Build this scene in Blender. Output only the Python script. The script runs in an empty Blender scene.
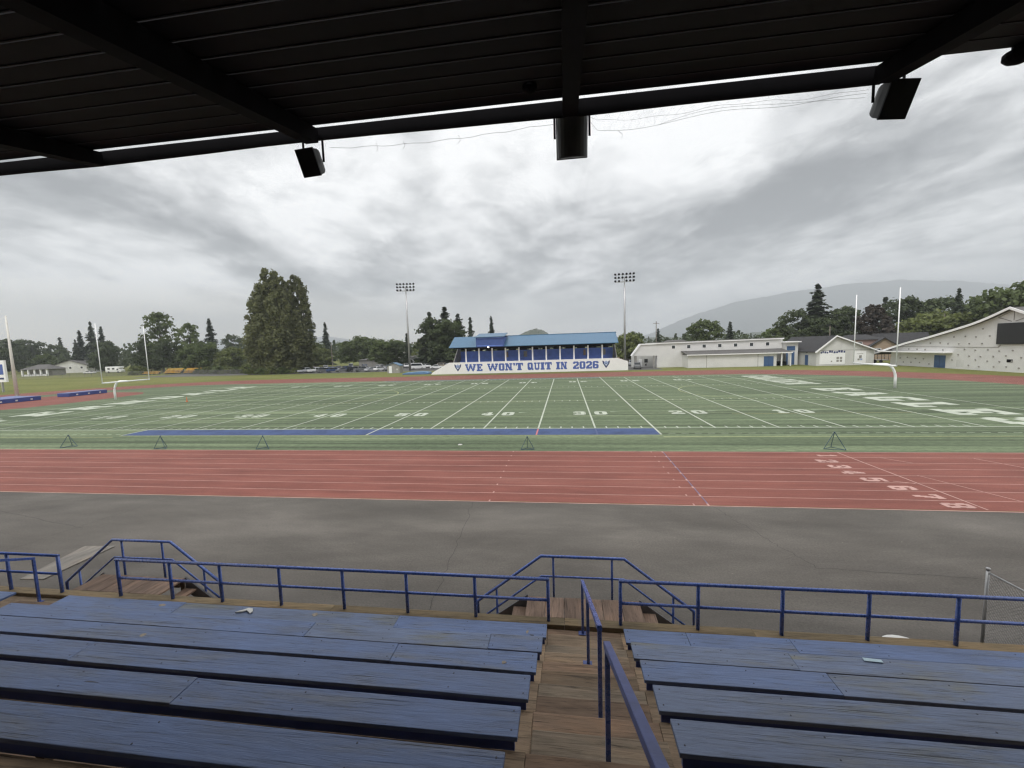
import bpy, bmesh, math, random
from mathutils import Vector, Matrix
random.seed(7)
S = bpy.context.scene
COL = S.collection
R = math.radians
PI = math.pi

# ------------------------------------------------------------------ helpers
class MB:
    """collects faces, becomes ONE mesh object"""
    def __init__(s):
        s.v = []; s.f = []; s.m = []
    def face(s, pts, mi=0):
        n = len(s.v); s.v += [tuple(p) for p in pts]
        s.f.append(tuple(range(n, n + len(pts)))); s.m.append(mi)
    def box(s, x0, y0, z0, x1, y1, z1, mi=0):
        n = len(s.v)
        s.v += [(x0,y0,z0),(x1,y0,z0),(x1,y1,z0),(x0,y1,z0),(x0,y0,z1),(x1,y0,z1),(x1,y1,z1),(x0,y1,z1)]
        for q in ((0,3,2,1),(4,5,6,7),(0,1,5,4),(1,2,6,5),(2,3,7,6),(3,0,4,7)):
            s.f.append(tuple(n+i for i in q)); s.m.append(mi)
        return s
    def hexa(s, p, mi=0):
        n = len(s.v); s.v += [tuple(q) for q in p]
        for q in ((0,3,2,1),(4,5,6,7),(0,1,5,4),(1,2,6,5),(2,3,7,6),(3,0,4,7)):
            s.f.append(tuple(n+i for i in q)); s.m.append(mi)
        return s
    def bar(s, a, b, w, h=None, mi=0, up=(0,0,1)):
        """square bar from a to b"""
        h = h or w
        a = Vector(a); b = Vector(b); d = (b-a).normalized(); u = Vector(up)
        if abs(d.dot(u)) > .99: u = Vector((0,1,0))
        r = d.cross(u).normalized()*w/2; u = r.cross(d).normalized()*h/2
        s.hexa([a-r-u, a+r-u, a+r+u, a-r+u, b-r-u, b+r-u, b+r+u, b-r+u], mi)
        return s
    def tube(s, pts, r, n=8, mi=0, r2=None, caps=True):
        pts = [Vector(p) for p in pts]; base = len(s.v); K = len(pts)
        for i, p in enumerate(pts):
            if i == 0: d = pts[1]-pts[0]
            elif i == K-1: d = pts[-1]-pts[-2]
            else: d = (pts[i+1]-p).normalized()+(p-pts[i-1]).normalized()
            d.normalize()
            u = Vector((0,0,1)) if abs(d.z) < .95 else Vector((0,1,0))
            a = d.cross(u).normalized(); b = a.cross(d)
            rr = r if r2 is None else r+(r2-r)*i/(K-1)
            k = 1.0
            if 0 < i < K-1:
                c = (pts[i+1]-p).normalized().dot((p-pts[i-1]).normalized()); k = 1/max(.5, math.sqrt(max(0,(1+c)/2)))
            for j in range(n):
                t = 2*PI*j/n+PI/n
                s.v.append(tuple(p+(a*math.cos(t)+b*math.sin(t))*rr*k))
        for i in range(K-1):
            for j in range(n):
                s.f.append((base+i*n+j, base+i*n+(j+1)%n, base+(i+1)*n+(j+1)%n, base+(i+1)*n+j)); s.m.append(mi)
        if caps:
            s.f.append(tuple(base+j for j in range(n))); s.m.append(mi)
            s.f.append(tuple(base+(K-1)*n+j for j in reversed(range(n)))); s.m.append(mi)
        return s
    def prism(s, poly, ax, a, b, mi=0):
        """poly in the plane normal to axis ax (0,1,2), from a to b"""
        def P(q, t):
            if ax == 0: return (t, q[0], q[1])
            if ax == 1: return (q[0], t, q[1])
            return (q[0], q[1], t)
        n = len(s.v); k = len(poly)
        s.v += [P(q, a) for q in poly]+[P(q, b) for q in poly]
        s.f.append(tuple(range(n, n+k))); s.m.append(mi)
        s.f.append(tuple(range(n+2*k-1, n+k-1, -1))); s.m.append(mi)
        for i in range(k):
            j = (i+1) % k
            s.f.append((n+i, n+k+i, n+k+j, n+j)); s.m.append(mi)
        return s
    def mesh(s, name, mats, smooth=False, bevel=0, fix=True):
        me = bpy.data.meshes.new(name); me.from_pydata(s.v, [], s.f)
        if not isinstance(mats, (list, tuple)): mats = [mats]
        for m in mats: me.materials.append(m)
        me.polygons.foreach_set('material_index', s.m)
        if fix or bevel:
            bm = bmesh.new(); bm.from_mesh(me)
            if fix: bmesh.ops.recalc_face_normals(bm, faces=bm.faces)
            if bevel:
                ed = [e for e in bm.edges if len(e.link_faces) == 2 and e.calc_face_angle(0) > .6]
                bmesh.ops.bevel(bm, geom=ed, offset=bevel, segments=2, profile=.6, affect='EDGES', clamp_overlap=True)
            bm.to_mesh(me); bm.free()
        if smooth: me.polygons.foreach_set('use_smooth', [True]*len(me.polygons))
        me.update(); return me
    def build(s, name, mats, parent=None, **k):
        return link(name, s.mesh(name, mats, **k), parent)

def link(name, me, parent=None):
    o = bpy.data.objects.new(name, me); COL.objects.link(o)
    if parent is not None: o.parent = parent
    return o
def tag(o, label=None, cat=None, group=None, kind=None):
    if label: o['label'] = label
    if cat: o['category'] = cat
    if group: o['group'] = group
    if kind: o['kind'] = kind
    return o
def thing(name, label, cat, loc=(0,0,0), rz=0, group=None):
    o = bpy.data.objects.new(name, None); COL.objects.link(o)
    o.location = loc; o.rotation_euler = (0,0,rz); o.empty_display_size = .2
    return tag(o, label, cat, group)
def dup(root, loc=None, rz=None, label=None, group=None, scale=None):
    def cp(o, par):
        c = o.copy(); COL.objects.link(c)
        if par is not None: c.parent = par
        for ch in list(o.children): cp(ch, c)
        return c
    r = cp(root, None)
    if loc is not None: r.location = loc
    if rz is not None: r.rotation_euler = (0,0,rz)
    if scale is not None: r.scale = scale
    if label: r['label'] = label
    if group: r['group'] = group
    return r
def struct(o): o['kind'] = 'structure'; return o

# ------------------------------------------------------------------ materials
def newmat(name):
    m = bpy.data.materials.new(name); m.use_nodes = True
    nt = m.node_tree; b = nt.nodes['Principled BSDF']
    return m, nt, b
def N(nt, t, **k):
    n = nt.nodes.new(t)
    for a, v in k.items():
        if a in n.inputs.keys() if False else False: pass
        setattr(n, a, v)
    return n
def setin(n, **k):
    for a, v in k.items(): n.inputs[a.replace('_', ' ')].default_value = v
    return n
def coords(nt, stretch=(1,1,1), rot=(0,0,0), kind='Object'):
    tc = nt.nodes.new('ShaderNodeTexCoord'); mp = nt.nodes.new('ShaderNodeMapping')
    mp.inputs['Scale'].default_value = stretch; mp.inputs['Rotation'].default_value = rot
    nt.links.new(tc.outputs[kind], mp.inputs['Vector']); return mp.outputs['Vector']
def noise(nt, vec, scale, detail=4, rough=.55, dist=0):
    n = nt.nodes.new('ShaderNodeTexNoise'); n.inputs['Scale'].default_value = scale
    n.inputs['Detail'].default_value = detail; n.inputs['Roughness'].default_value = rough; n.inputs['Distortion'].default_value = dist
    nt.links.new(vec, n.inputs['Vector']); return n.outputs['Fac']
def ramp(nt, fac, stops):
    r = nt.nodes.new('ShaderNodeValToRGB'); e = r.color_ramp.elements
    while len(e) < len(stops): e.new(.5)
    for el, (p, c) in zip(e, stops):
        el.position = p; el.color = (c, c, c, 1) if isinstance(c, (int, float)) else (*c[:3], 1)
    nt.links.new(fac, r.inputs['Fac']); return r.outputs['Color']
def mix(nt, fac, a, b, mode='MIX'):
    m = nt.nodes.new('ShaderNodeMix'); m.data_type = 'RGBA'; m.blend_type = mode
    for sock, v in ((m.inputs['Factor'], fac), (m.inputs[6], a), (m.inputs[7], b)):
        if isinstance(v, (int, float)): sock.default_value = v
        elif isinstance(v, (tuple, list)): sock.default_value = (*v[:3], 1)
        else: nt.links.new(v, sock)
    return m.outputs[2]
def math_(nt, op, a, b=0.0, c=0.0, clamp=False):
    m = nt.nodes.new('ShaderNodeMath'); m.operation = op; m.use_clamp = clamp
    for i, v in enumerate((a, b, c)):
        if isinstance(v, (int, float)): m.inputs[i].default_value = v
        else: nt.links.new(v, m.inputs[i])
    return m.outputs[0]
def bump(nt, b, h, strength=.3, dist=.02):
    n = nt.nodes.new('ShaderNodeBump'); n.inputs['Strength'].default_value = strength; n.inputs['Distance'].default_value = dist
    nt.links.new(h, n.inputs['Height']); nt.links.new(n.outputs[0], b.inputs['Normal'])
def sc(c, k): return tuple(min(1, x*k) for x in c)
def pm(name, base, rough=.6, var=.15, scale=3, stretch=(1,1,1), metal=0, bmp=0, fine=0, spec=.5, bdist=.02):
    """painted / plain surface with soft tonal variation"""
    m, nt, b = newmat(name); v = coords(nt, stretch)
    f = noise(nt, v, scale, 6, .6)
    c = ramp(nt, f, [(.25, sc(base, 1-var)), (.75, sc(base, 1+var))])
    if fine:
        f2 = noise(nt, v, scale*14, 3, .7)
        c = mix(nt, 1.0, c, ramp(nt, f2, [(.3, 1-fine), (.7, 1+0*fine)]), 'MULTIPLY')
    nt.links.new(c, b.inputs['Base Color'])
    b.inputs['Roughness'].default_value = rough; b.inputs['Metallic'].default_value = metal
    b.inputs['Specular IOR Level'].default_value = spec
    if bmp: bump(nt, b, noise(nt, v, scale*6, 5, .6), bmp, bdist)
    return m

M = {}
# turf
def mk_turf():
    m, nt, b = newmat('turf'); v = coords(nt)
    big = noise(nt, coords(nt, (.035,.32,1)), 1.0, 6, .65)
    band = noise(nt, coords(nt, (.012,1.3,1)), 1.0, 4, .65)
    fine = noise(nt, coords(nt, (1.2,3,1)), 1.6, 5, .75)
    c = ramp(nt, big, [(.3, (.071,.094,.053)), (.52, (.102,.131,.074)), (.72, (.152,.180,.106))])
    c = mix(nt, .9, c, ramp(nt, band, [(.34, .45), (.5, 1.0), (.63, 1.45)]), 'MULTIPLY')
    c = mix(nt, 1.0, c, ramp(nt, fine, [(.3, .62), (.7, 1.42)]), 'MULTIPLY')
    nt.links.new(c, b.inputs['Base Color']); b.inputs['Roughness'].default_value = .85; b.inputs['Specular IOR Level'].default_value = .25
    bump(nt, b, fine, .5, .05); return m
M['turf'] = mk_turf()
def mk_track():
    m, nt, b = newmat('track_rubber'); v = coords(nt)
    big = noise(nt, coords(nt, (.12,.8,1)), 1.0, 5, .6)
    sm = noise(nt, coords(nt, (.3,2.2,1)), 1.3, 5, .7)
    fine = noise(nt, v, 22, 3, .8)
    c = ramp(nt, big, [(.28, (.150,.050,.038)), (.55, (.205,.070,.053)), (.75, (.228,.092,.072))])
    c = mix(nt, .7, c, ramp(nt, sm, [(.3, .70), (.7, 1.2)]), 'MULTIPLY')
    c = mix(nt, .7, c, ramp(nt, fine, [(.3, .66), (.7, 1.25)]), 'MULTIPLY')
    nt.links.new(c, b.inputs['Base Color']); b.inputs['Roughness'].default_value = .8; b.inputs['Specular IOR Level'].default_value = .3
    bump(nt, b, fine, .35, .01); return m
M['track'] = mk_track()
def mk_asphalt(name, base, patch=.35):
    m, nt, b = newmat(name); v = coords(nt)
    big = noise(nt, coords(nt, (.10,.27,1), (0,0,.12)), 1.0, 4, .55, .3)
    mid = noise(nt, coords(nt, (.4,1.1,1), (0,0,-.1)), 1.0, 5, .65)
    fine = noise(nt, v, 17, 5, .85); spk = noise(nt, v, 9, 2, .9)
    c = ramp(nt, big, [(.34, sc(base, 1-patch)), (.5, base), (.66, sc(base, 1+patch*1.5))])
    c = mix(nt, .8, c, ramp(nt, mid, [(.3, .8), (.7, 1.18)]), 'MULTIPLY')
    c = mix(nt, .8, c, ramp(nt, fine, [(.32, .60), (.68, 1.36)]), 'MULTIPLY')
    c = mix(nt, ramp(nt, spk, [(.72, 0), (.76, .7)]), c, (.30,.28,.24))
    nt.links.new(c, b.inputs['Base Color'])
    nt.links.new(ramp(nt, big, [(.3, .85), (.7, .62)]), b.inputs['Roughness']); b.inputs['Specular IOR Level'].default_value = .35
    bump(nt, b, fine, .4, .008); return m
M['asphalt'] = mk_asphalt('asphalt', (.091,.081,.070), .24)
M['lot'] = mk_asphalt('parking_asphalt', (.085,.083,.08), .2)
def mk_grass():
    m, nt, b = newmat('meadow_grass'); v = coords(nt)
    big = noise(nt, coords(nt, (.02,.06,1)), 1.0, 6, .65); fine = noise(nt, coords(nt, (1,2,1)), .9, 5, .8)
    c = ramp(nt, big, [(.3, (.090,.108,.030)), (.5, (.142,.150,.042)), (.7, (.19,.18,.062))])
    c = mix(nt, .8, c, ramp(nt, fine, [(.3, .6), (.7, 1.3)]), 'MULTIPLY')
    nt.links.new(c, b.inputs['Base Color']); b.inputs['Roughness'].default_value = .9; b.inputs['Specular IOR Level'].default_value = .2
    bump(nt, b, fine, .6, .1); return m
M['grass'] = mk_grass()
def mk_line(name, base, wear=.5, scale=1.2):
    """field paint: worn so that the turf or rubber shows between the grains"""
    m, nt, b = newmat(name); v = coords(nt)
    f = noise(nt, v, scale, 6, .75)
    c = ramp(nt, f, [(.28, sc(base, 1-wear)), (.55, base)])
    nt.links.new(c, b.inputs['Base Color']); b.inputs['Roughness'].default_value = .75; b.inputs['Specular IOR Level'].default_value = .3
    return m
M['paint_white'] = mk_line('field_paint_white', (.43,.46,.38), .32, .5)
M['paint_faint'] = mk_line('field_paint_faint', (.30,.36,.25), .5)
M['paint_yellow'] = mk_line('field_paint_yellow', (.36,.37,.17), .4)
M['paint_blue'] = mk_line('field_paint_blue', (.046,.074,.17), .5, .7)
M['lane_white'] = mk_line('lane_paint', (.46,.28,.245), .4, 1)
M['lane_blue'] = mk_line('lane_paint_blue', (.15,.14,.22), .3, 2)
M['pink'] = mk_line('field_paint_pink', (.45,.15,.16), .3)

def mk_bench(name, base, worn, stain=.5):
    m, nt, b = newmat(name)
    oi = nt.nodes.new('ShaderNodeObjectInfo')
    tc = nt.nodes.new('ShaderNodeTexCoord')
    va = nt.nodes.new('ShaderNodeVectorMath'); va.operation = 'ADD'
    cx = nt.nodes.new('ShaderNodeCombineXYZ'); off = math_(nt, 'MULTIPLY', oi.outputs['Random'], 60.0)
    nt.links.new(off, cx.inputs[0]); nt.links.new(off, cx.inputs[1])
    nt.links.new(tc.outputs['Object'], va.inputs[0]); nt.links.new(cx.outputs[0], va.inputs[1])
    def mp(s):
        q = nt.nodes.new('ShaderNodeMapping'); q.inputs['Scale'].default_value = s
        nt.links.new(va.outputs[0], q.inputs['Vector']); return q.outputs['Vector']
    grain = noise(nt, mp((2.2,38,38)), 1.0, 8, .72, .6)
    grain2 = noise(nt, mp((1.0,90,90)), 1.0, 4, .7, .2)
    blot = noise(nt, mp((.9,3.2,3)), 1.0, 6, .62)
    stn = noise(nt, mp((.55,3.5,3)), 1.0, 5, .6, .4)
    spk = noise(nt, mp((22,30,30)), 1.0, 3, .7)
    c = ramp(nt, blot, [(.3, sc(base, .72)), (.5, base), (.72, sc(base, 1.28))])
    c = mix(nt, ramp(nt, stn, [(.52, 0), (.70, stain)]), c, worn)
    c = mix(nt, .85, c, ramp(nt, grain, [(.30, .30), (.45, .88), (.75, 1.25)]), 'MULTIPLY')
    crack = math_(nt, 'MULTIPLY', ramp(nt, grain2, [(.60, 0), (.66, 1)]), ramp(nt, stn, [(.46, 0), (.62, 1)]))
    c = mix(nt, math_(nt, 'MULTIPLY', crack, .75), c, (.03,.03,.032))
    c = mix(nt, ramp(nt, spk, [(.70, 0), (.76, .7)]), c, (.05,.055,.07))
    chip = noise(nt, mp((3.5,13,13)), 1.0, 4, .75, .8)
    c = mix(nt, ramp(nt, chip, [(.715, 0), (.73, .85)]), c, (.23,.20,.165))
    dk = noise(nt, mp((2.2,20,20)), 1.3, 5, .8, .5)
    c = mix(nt, ramp(nt, dk, [(.69, 0), (.72, .8)]), c, (.035,.04,.06))
    nt.links.new(c, b.inputs['Base Color'])
    nt.links.new(ramp(nt, blot, [(.3, .36), (.7, .55)]), b.inputs['Roughness'])
    b.inputs['Specular IOR Level'].default_value = .6
    h = math_(nt, 'SUBTRACT', math_(nt, 'ADD', grain, math_(nt, 'MULTIPLY', blot, .5)), math_(nt, 'MULTIPLY', crack, 1.2))
    bump(nt, b, h, .8, .008)
    return m
M['bench_a'] = mk_bench('bench_paint', (.096,.150,.305), (.14,.150,.17), .7)
M['bench_b'] = mk_bench('bench_paint_worn', (.118,.160,.270), (.155,.158,.138), 1.0)
M['knot'] = pm('bare_wood', (.30,.255,.20), .7, .3, 30, bmp=.4)
M['nail'] = pm('nail', (.03,.035,.06), .5, .2, 5)
M['paper'] = pm('paper', (.62,.61,.58), .8, .1, 10)
M['paper_blue'] = pm('paper_blue', (.42,.55,.62), .6, .1, 10)

def mk_wood(name, base, along='X', var=.4):
    m, nt, b = newmat(name)
    oi = nt.nodes.new('ShaderNodeObjectInfo'); tc = nt.nodes.new('ShaderNodeTexCoord')
    va = nt.nodes.new('ShaderNodeVectorMath'); va.operation = 'ADD'; cx = nt.nodes.new('ShaderNodeCombineXYZ')
    off = math_(nt, 'MULTIPLY', oi.outputs['Random'], 50.0); nt.links.new(off, cx.inputs[0]); nt.links.new(off, cx.inputs[1])
    nt.links.new(tc.outputs['Object'], va.inputs[0]); nt.links.new(cx.outputs[0], va.inputs[1])
    def mp(s):
        q = nt.nodes.new('ShaderNodeMapping'); q.inputs['Scale'].default_value = s if along == 'X' else (s[1], s[0], s[2])
        nt.links.new(va.outputs[0], q.inputs['Vector']); return q.outputs['Vector']
    g = noise(nt, mp((1.6,26,26)), 1, 8, .75, .8); bl = noise(nt, mp((.8,3,3)), 1, 5, .6); g2 = noise(nt, mp((1.2,70,70)), 1, 4, .7)
    c = ramp(nt, bl, [(.28, sc(base, 1-var)), (.5, base), (.75, tuple(x*k for x, k in zip(base, (1.3,1.18,1.05))))])
    c = mix(nt, .9, c, ramp(nt, g, [(.32, .22), (.47, .85), (.75, 1.4)]), 'MULTIPLY')
    c = mix(nt, ramp(nt, g2, [(.62, 0), (.68, .8)]), c, (.02,.016,.012))
    oh = ramp(nt, oi.outputs['Random'], [(0, .68), (1, 1.25)])
    c = mix(nt, 1.0, c, oh, 'MULTIPLY')
    nt.links.new(c, b.inputs['Base Color']); b.inputs['Roughness'].default_value = .75; b.inputs['Specular IOR Level'].default_value = .3
    bump(nt, b, g, .6, .006); return m
M['tread'] = mk_wood('tread_wood', (.27,.195,.13))
M['tread_red'] = mk_wood('tread_wood_reddish', (.28,.19,.13))
M['tread_grey'] = mk_wood('tread_wood_greyed', (.30,.235,.17))
M['skirt'] = pm('bench_skirt_paint', (.055,.085,.27), .45, .3, 4, stretch=(.5,3,3), bmp=.1)
M['beam'] = mk_wood('weathered_beam', (.22,.165,.095))
M['deckwood'] = mk_wood('landing_wood', (.28,.19,.14), 'Y')
M['rail'] = pm('rail_blue_paint', (.055,.115,.40), .22, .3, 6, bmp=.04, spec=1.0)
def mk_rail(name, base):
    m, nt, b = newmat(name); v = coords(nt)
    c = ramp(nt, noise(nt, v, 5, 6, .65), [(.3, sc(base, .75)), (.7, sc(base, 1.25))])
    ch = noise(nt, v, 26, 5, .75, .6); k = ramp(nt, ch, [(.70, 0), (.73, .85)])
    c = mix(nt, k, c, (.10,.055,.035))
    nt.links.new(c, b.inputs['Base Color']); nt.links.new(ramp(nt, ch, [(.4, .2), (.7, .5)]), b.inputs['Roughness']); b.inputs['Specular IOR Level'].default_value = .9
    bump(nt, b, noise(nt, v, 40, 4, .6), .06, .004); return m
M['rail'] = mk_rail('rail_blue_paint', (.055,.115,.40))
M['rail_far'] = pm('handrail_worn_paint', (.09,.125,.33), .4, .25, 8, bmp=.05)
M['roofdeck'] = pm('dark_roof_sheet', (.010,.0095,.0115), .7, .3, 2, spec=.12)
M['seam_lit'] = pm('roof_seam_lit_strip', (.026,.025,.028), .7, .4, 3, spec=.15)  # ribs coloured paler than the sheet, painting in the sky light they catch
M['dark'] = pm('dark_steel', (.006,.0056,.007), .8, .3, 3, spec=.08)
M['spk'] = pm('speaker_black', (.010,.010,.012), .6, .2, 6, spec=.2)
M['spk2'] = pm('speaker_grey_back', (.048,.050,.050), .5, .15, 4, spec=.3)
M['net'] = pm('net_cord', (.10,.10,.11), .8, .1, 3)
M['galv'] = pm('galvanised_steel', (.40,.40,.40), .4, .15, 8, metal=.6)
M['white'] = pm('white_painted_wall', (.66,.655,.64), .7, .07, .5, fine=.06)
M['white2'] = pm('white_wall_grubby', (.60,.60,.58), .75, .13, .8, stretch=(1,1,.3), fine=.08)
M['banner_white'] = pm('white_wall_lettered', (.80,.79,.78), .6, .05, .4)
M['post_white'] = pm('white_gloss_paint', (.84,.84,.84), .35, .04, 3)
M['letter'] = pm('letter_blue', (.065,.115,.36), .6, .1, 3)
M['navy'] = pm('emblem_navy', (.03,.045,.14), .6, .1, 3)
M['sky_blue'] = pm('emblem_pale_blue', (.30,.38,.58), .6, .1, 3)
M['roofblue'] = pm('blue_metal_roof', (.040,.115,.20), .4, .12, .8, stretch=(6,1,1), bmp=.05)
M['wallblue'] = pm('blue_painted_boards', (.14,.24,.66), .6, .2, .8)
M['pressblue'] = pm('press_box_blue', (.045,.09,.27), .6, .15, 1)
M['doorblue'] = pm('blue_door_paint', (.045,.10,.22), .5, .15, 1)
M['darkroof'] = pm('dark_asphalt_shingle', (.035,.034,.036), .85, .3, 2, fine=.3)
M['greyroof'] = pm('grey_shingle', (.11,.105,.10), .85, .25, 2, fine=.3)
M['glass'] = pm('window_glass', (.025,.03,.035), .12, .1, 1)
M['screen'] = pm('scoreboard_black', (.013,.013,.014), .45, .2, 2)
M['grey'] = pm('grey_concrete', (.30,.29,.27), .8, .2, 1, fine=.15)
M['mat_blue'] = pm('landing_mat_vinyl', (.035,.06,.22), .5, .2, 2, bmp=.1)
M['mat_pale'] = pm('landing_mat_top', (.11,.14,.30), .5, .2, 1)
M['mat_teal'] = pm('pit_cover_blue', (.10,.20,.36), .5, .25, 1.5, bmp=.2)
M['tripod'] = pm('tripod_paint', (.035,.07,.10), .4, .2, 5)
M['yellow'] = pm('yellow_bench_paint', (.62,.34,.05), .5, .12, 1)
M['pinkwall'] = pm('pinkish_siding', (.34,.225,.195), .8, .08, 1)
M['tan'] = pm('tan_siding', (.33,.25,.18), .8, .1, 1)
M['polewood'] = pm('pole_wood', (.22,.19,.16), .8, .25, 2)
M['palepole'] = pm('pale_pole_paint', (.66,.64,.58), .5, .05, 1)
M['tyre'] = pm('tyre_rubber', (.015,.015,.015), .8, .1, 3)
M['bark'] = pm('bark', (.075,.058,.042), .9, .35, 3, bmp=.5, bdist=.05)
M['board'] = mk_wood('weathered_board', (.165,.152,.135), 'Y', .35)
M['orange'] = pm('marker_orange', (.55,.16,.06), .6, .1, 3)
def lampmat():
    m, nt, b = newmat('lit_lamp'); b.inputs['Emission Color'].default_value = (1,.92,.8,1); b.inputs['Emission Strength'].default_value = 6; return m
M['lamp'] = lampmat()
def leafmat(name, c, var=.3, trans=.32):
    m, nt, b = newmat(name)
    oi = nt.nodes.new('ShaderNodeObjectInfo'); v = coords(nt)
    f = noise(nt, v, .45, 3, .6); f2 = noise(nt, v, 3.5, 2, .6)
    col = ramp(nt, f, [(.3, sc(c, 1-var)), (.7, tuple(min(1, x*k) for x, k in zip(c, (1+var*1.15, 1+var, 1+var*.6))))])
    col = mix(nt, .8, col, ramp(nt, f2, [(.3, .65), (.7, 1.35)]), 'MULTIPLY')
    col = mix(nt, 1.0, col, ramp(nt, oi.outputs['Random'], [(0, .85), (1, 1.15)]), 'MULTIPLY')
    nt.links.new(col, b.inputs['Base Color']); b.inputs['Roughness'].default_value = .65; b.inputs['Specular IOR Level'].default_value = .3
    tr = nt.nodes.new('ShaderNodeBsdfTranslucent'); nt.links.new(col, tr.inputs['Color'])
    mx = nt.nodes.new('ShaderNodeMixShader'); mx.inputs[0].default_value = trans
    nt.links.new(b.outputs[0], mx.inputs[1]); nt.links.new(tr.outputs[0], mx.inputs[2])
    nt.links.new(mx.outputs[0], nt.nodes['Material Output'].inputs['Surface']); return m
M['leaf_poplar'] = leafmat('poplar_leaves', (.125,.138,.062))
M['leaf_mid'] = leafmat('leaves_mid_green', (.098,.130,.052))
M['leaf_olive'] = leafmat('leaves_olive', (.125,.150,.052))
M['leaf_dark'] = leafmat('leaves_dark', (.072,.096,.045))
M['leaf_copper'] = leafmat('leaves_copper', (.058,.048,.040))
M['needle'] = leafmat('conifer_needles', (.052,.070,.042), .3, .12)
M['needle_b'] = leafmat('conifer_needles_bluish', (.058,.080,.058), .3, .12)
M['bushred'] = leafmat('leaves_purple', (.10,.035,.035))

# ------------------------------------------------------------------ setting: ground, track, field
def sheet(name, poly, z, mat, parent=None):
    mb = MB(); mb.face([(x, y, z) for x, y in poly]); o = mb.build(name, mat, parent)
    return o
def arc(cx, cy, r, a0, a1, n=48):
    return [(cx+r*math.cos(R(a0+(a1-a0)*i/n)), cy+r*math.sin(R(a0+(a1-a0)*i/n))) for i in range(n+1)]
X50 = -15.99; NS = 32.42; FS = 81.19; YD = .9144
TCY = 54.7; TR = 27.5; TL = -76.0; RI = 29.35
def strip(mb, pts, w, z, mi=0, closed=False):
    """flat painted line along pts"""
    P = [Vector((x, y, 0)) for x, y in pts]; n = len(P); L = []; Q = []
    for i in range(n):
        a = P[i-1] if (i or closed) else P[i]; c = P[(i+1) % n] if (i < n-1 or closed) else P[i]
        d = (c-a).normalized(); nn = Vector((-d.y, d.x, 0))*w/2
        L.append(P[i]+nn); Q.append(P[i]-nn)
    for i in range(n if closed else n-1):
        j = (i+1) % n
        mb.face([(L[i].x,L[i].y,z),(Q[i].x,Q[i].y,z),(Q[j].x,Q[j].y,z),(L[j].x,L[j].y,z)], mi)

g = struct(sheet('ground', [(-9000,-300),(9000,-300),(9000,9200),(-9000,9200)], 0, M['grass']))
asph = struct(sheet('pavement', [(-150,-14),(70,-14),(70,16.86),(-150,16.86)], .004, M['asphalt']))
crack = MB()
random.seed(3)
for (x0,y0,x1,y1) in ((-4.1,16.8,-3.6,9.0),(5.8,16.8,7.2,12.3),(-19.0,16.8,-20.5,9),(7.2,12.3,13.5,11.9),(13.5,11.9,24,11.4),(-26,14.6,-19.4,13.2)):
    k = 26; pts = [(x0+(x1-x0)*i/k+random.uniform(-.09,.09), y0+(y1-y0)*i/k+random.uniform(-.03,.03)) for i in range(k+1)]
    strip(crack, pts, .014, .008)
crack.build('pavement_crack', pm('crack_tar', (.03,.028,.026), .9, .3, 3), asph, fix=False)
lot = struct(sheet('parking_lot', [(-150,121),(-32,121),(-32,175),(-150,175)], .004, M['lot']))
lot2 = struct(sheet('service_yard', [(15.8,102.8),(24,102.8),(24,150),(15.8,150)], .004, M['lot']))

# running track: red rubber apron with eight lanes
poly = arc(TR, TCY, 42, -64.2, 90)+arc(TL, TCY, 42, 90, 244.2)
poly = [(x, max(y, 16.862)) for x, y in poly]
tr = struct(sheet('running_track', poly, .008, M['track']))
field = struct(sheet('turf_field', arc(TR, TCY, RI, -90, 90)+arc(TL, TCY, RI, 90, 270), .012, M['turf']))
dz = struct(sheet('jump_apron', [(-78.4,48.5),(-77.6,54),(-77.8,60),(-78.9,65.6),(-82.3,68.6),(-92.3,70.2),(-96.5,67),(-98.5,56),(-97,46),(-92,38.5),(-86,36)], .016, M['track']))
mb = MB()
for k in range(9):
    r = RI+.10+k*1.055
    strip(mb, arc(TR, TCY, r, -90, 90)+arc(TL, TCY, r, 90, 270), .042 if k not in (0, 8) else .06, .0125, 0, closed=True)
# across-lane marks
strip(mb, [(15.62,25.2),(15.80,16.95)], .07, .0165)
strip(mb, [(16.6,21.1),(17.85,17.8)], .05, .0165); strip(mb, [(17.1,24.2),(18.0,23.1)], .05, .0165)
strip(mb, [(21.6,24.1),(22.4,22.4)], .06, .0165)
strip(mb, [(14.9,20.2),(15.6,19.9)], .06, .0165)
for k in range(9):
    y = 25.2-k*1.035
    strip(mb, [(-3.42,y-.09),(-3.42,y+.09)], .07, .017)
    strip(mb, [(5.16,y-.1),(5.16,y+.1)], .06, .017); strip(mb, [(5.82-.012*k,y-.12),(5.82-.012*k,y+.12)], .08, .0170)
strip(mb, [(5.86,25.2),(5.74,17.0)], .05, .0165, 1)
lanes = mb.build('lane_markings', [M['lane_white'], M['lane_blue']], tr, fix=False)

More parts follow.
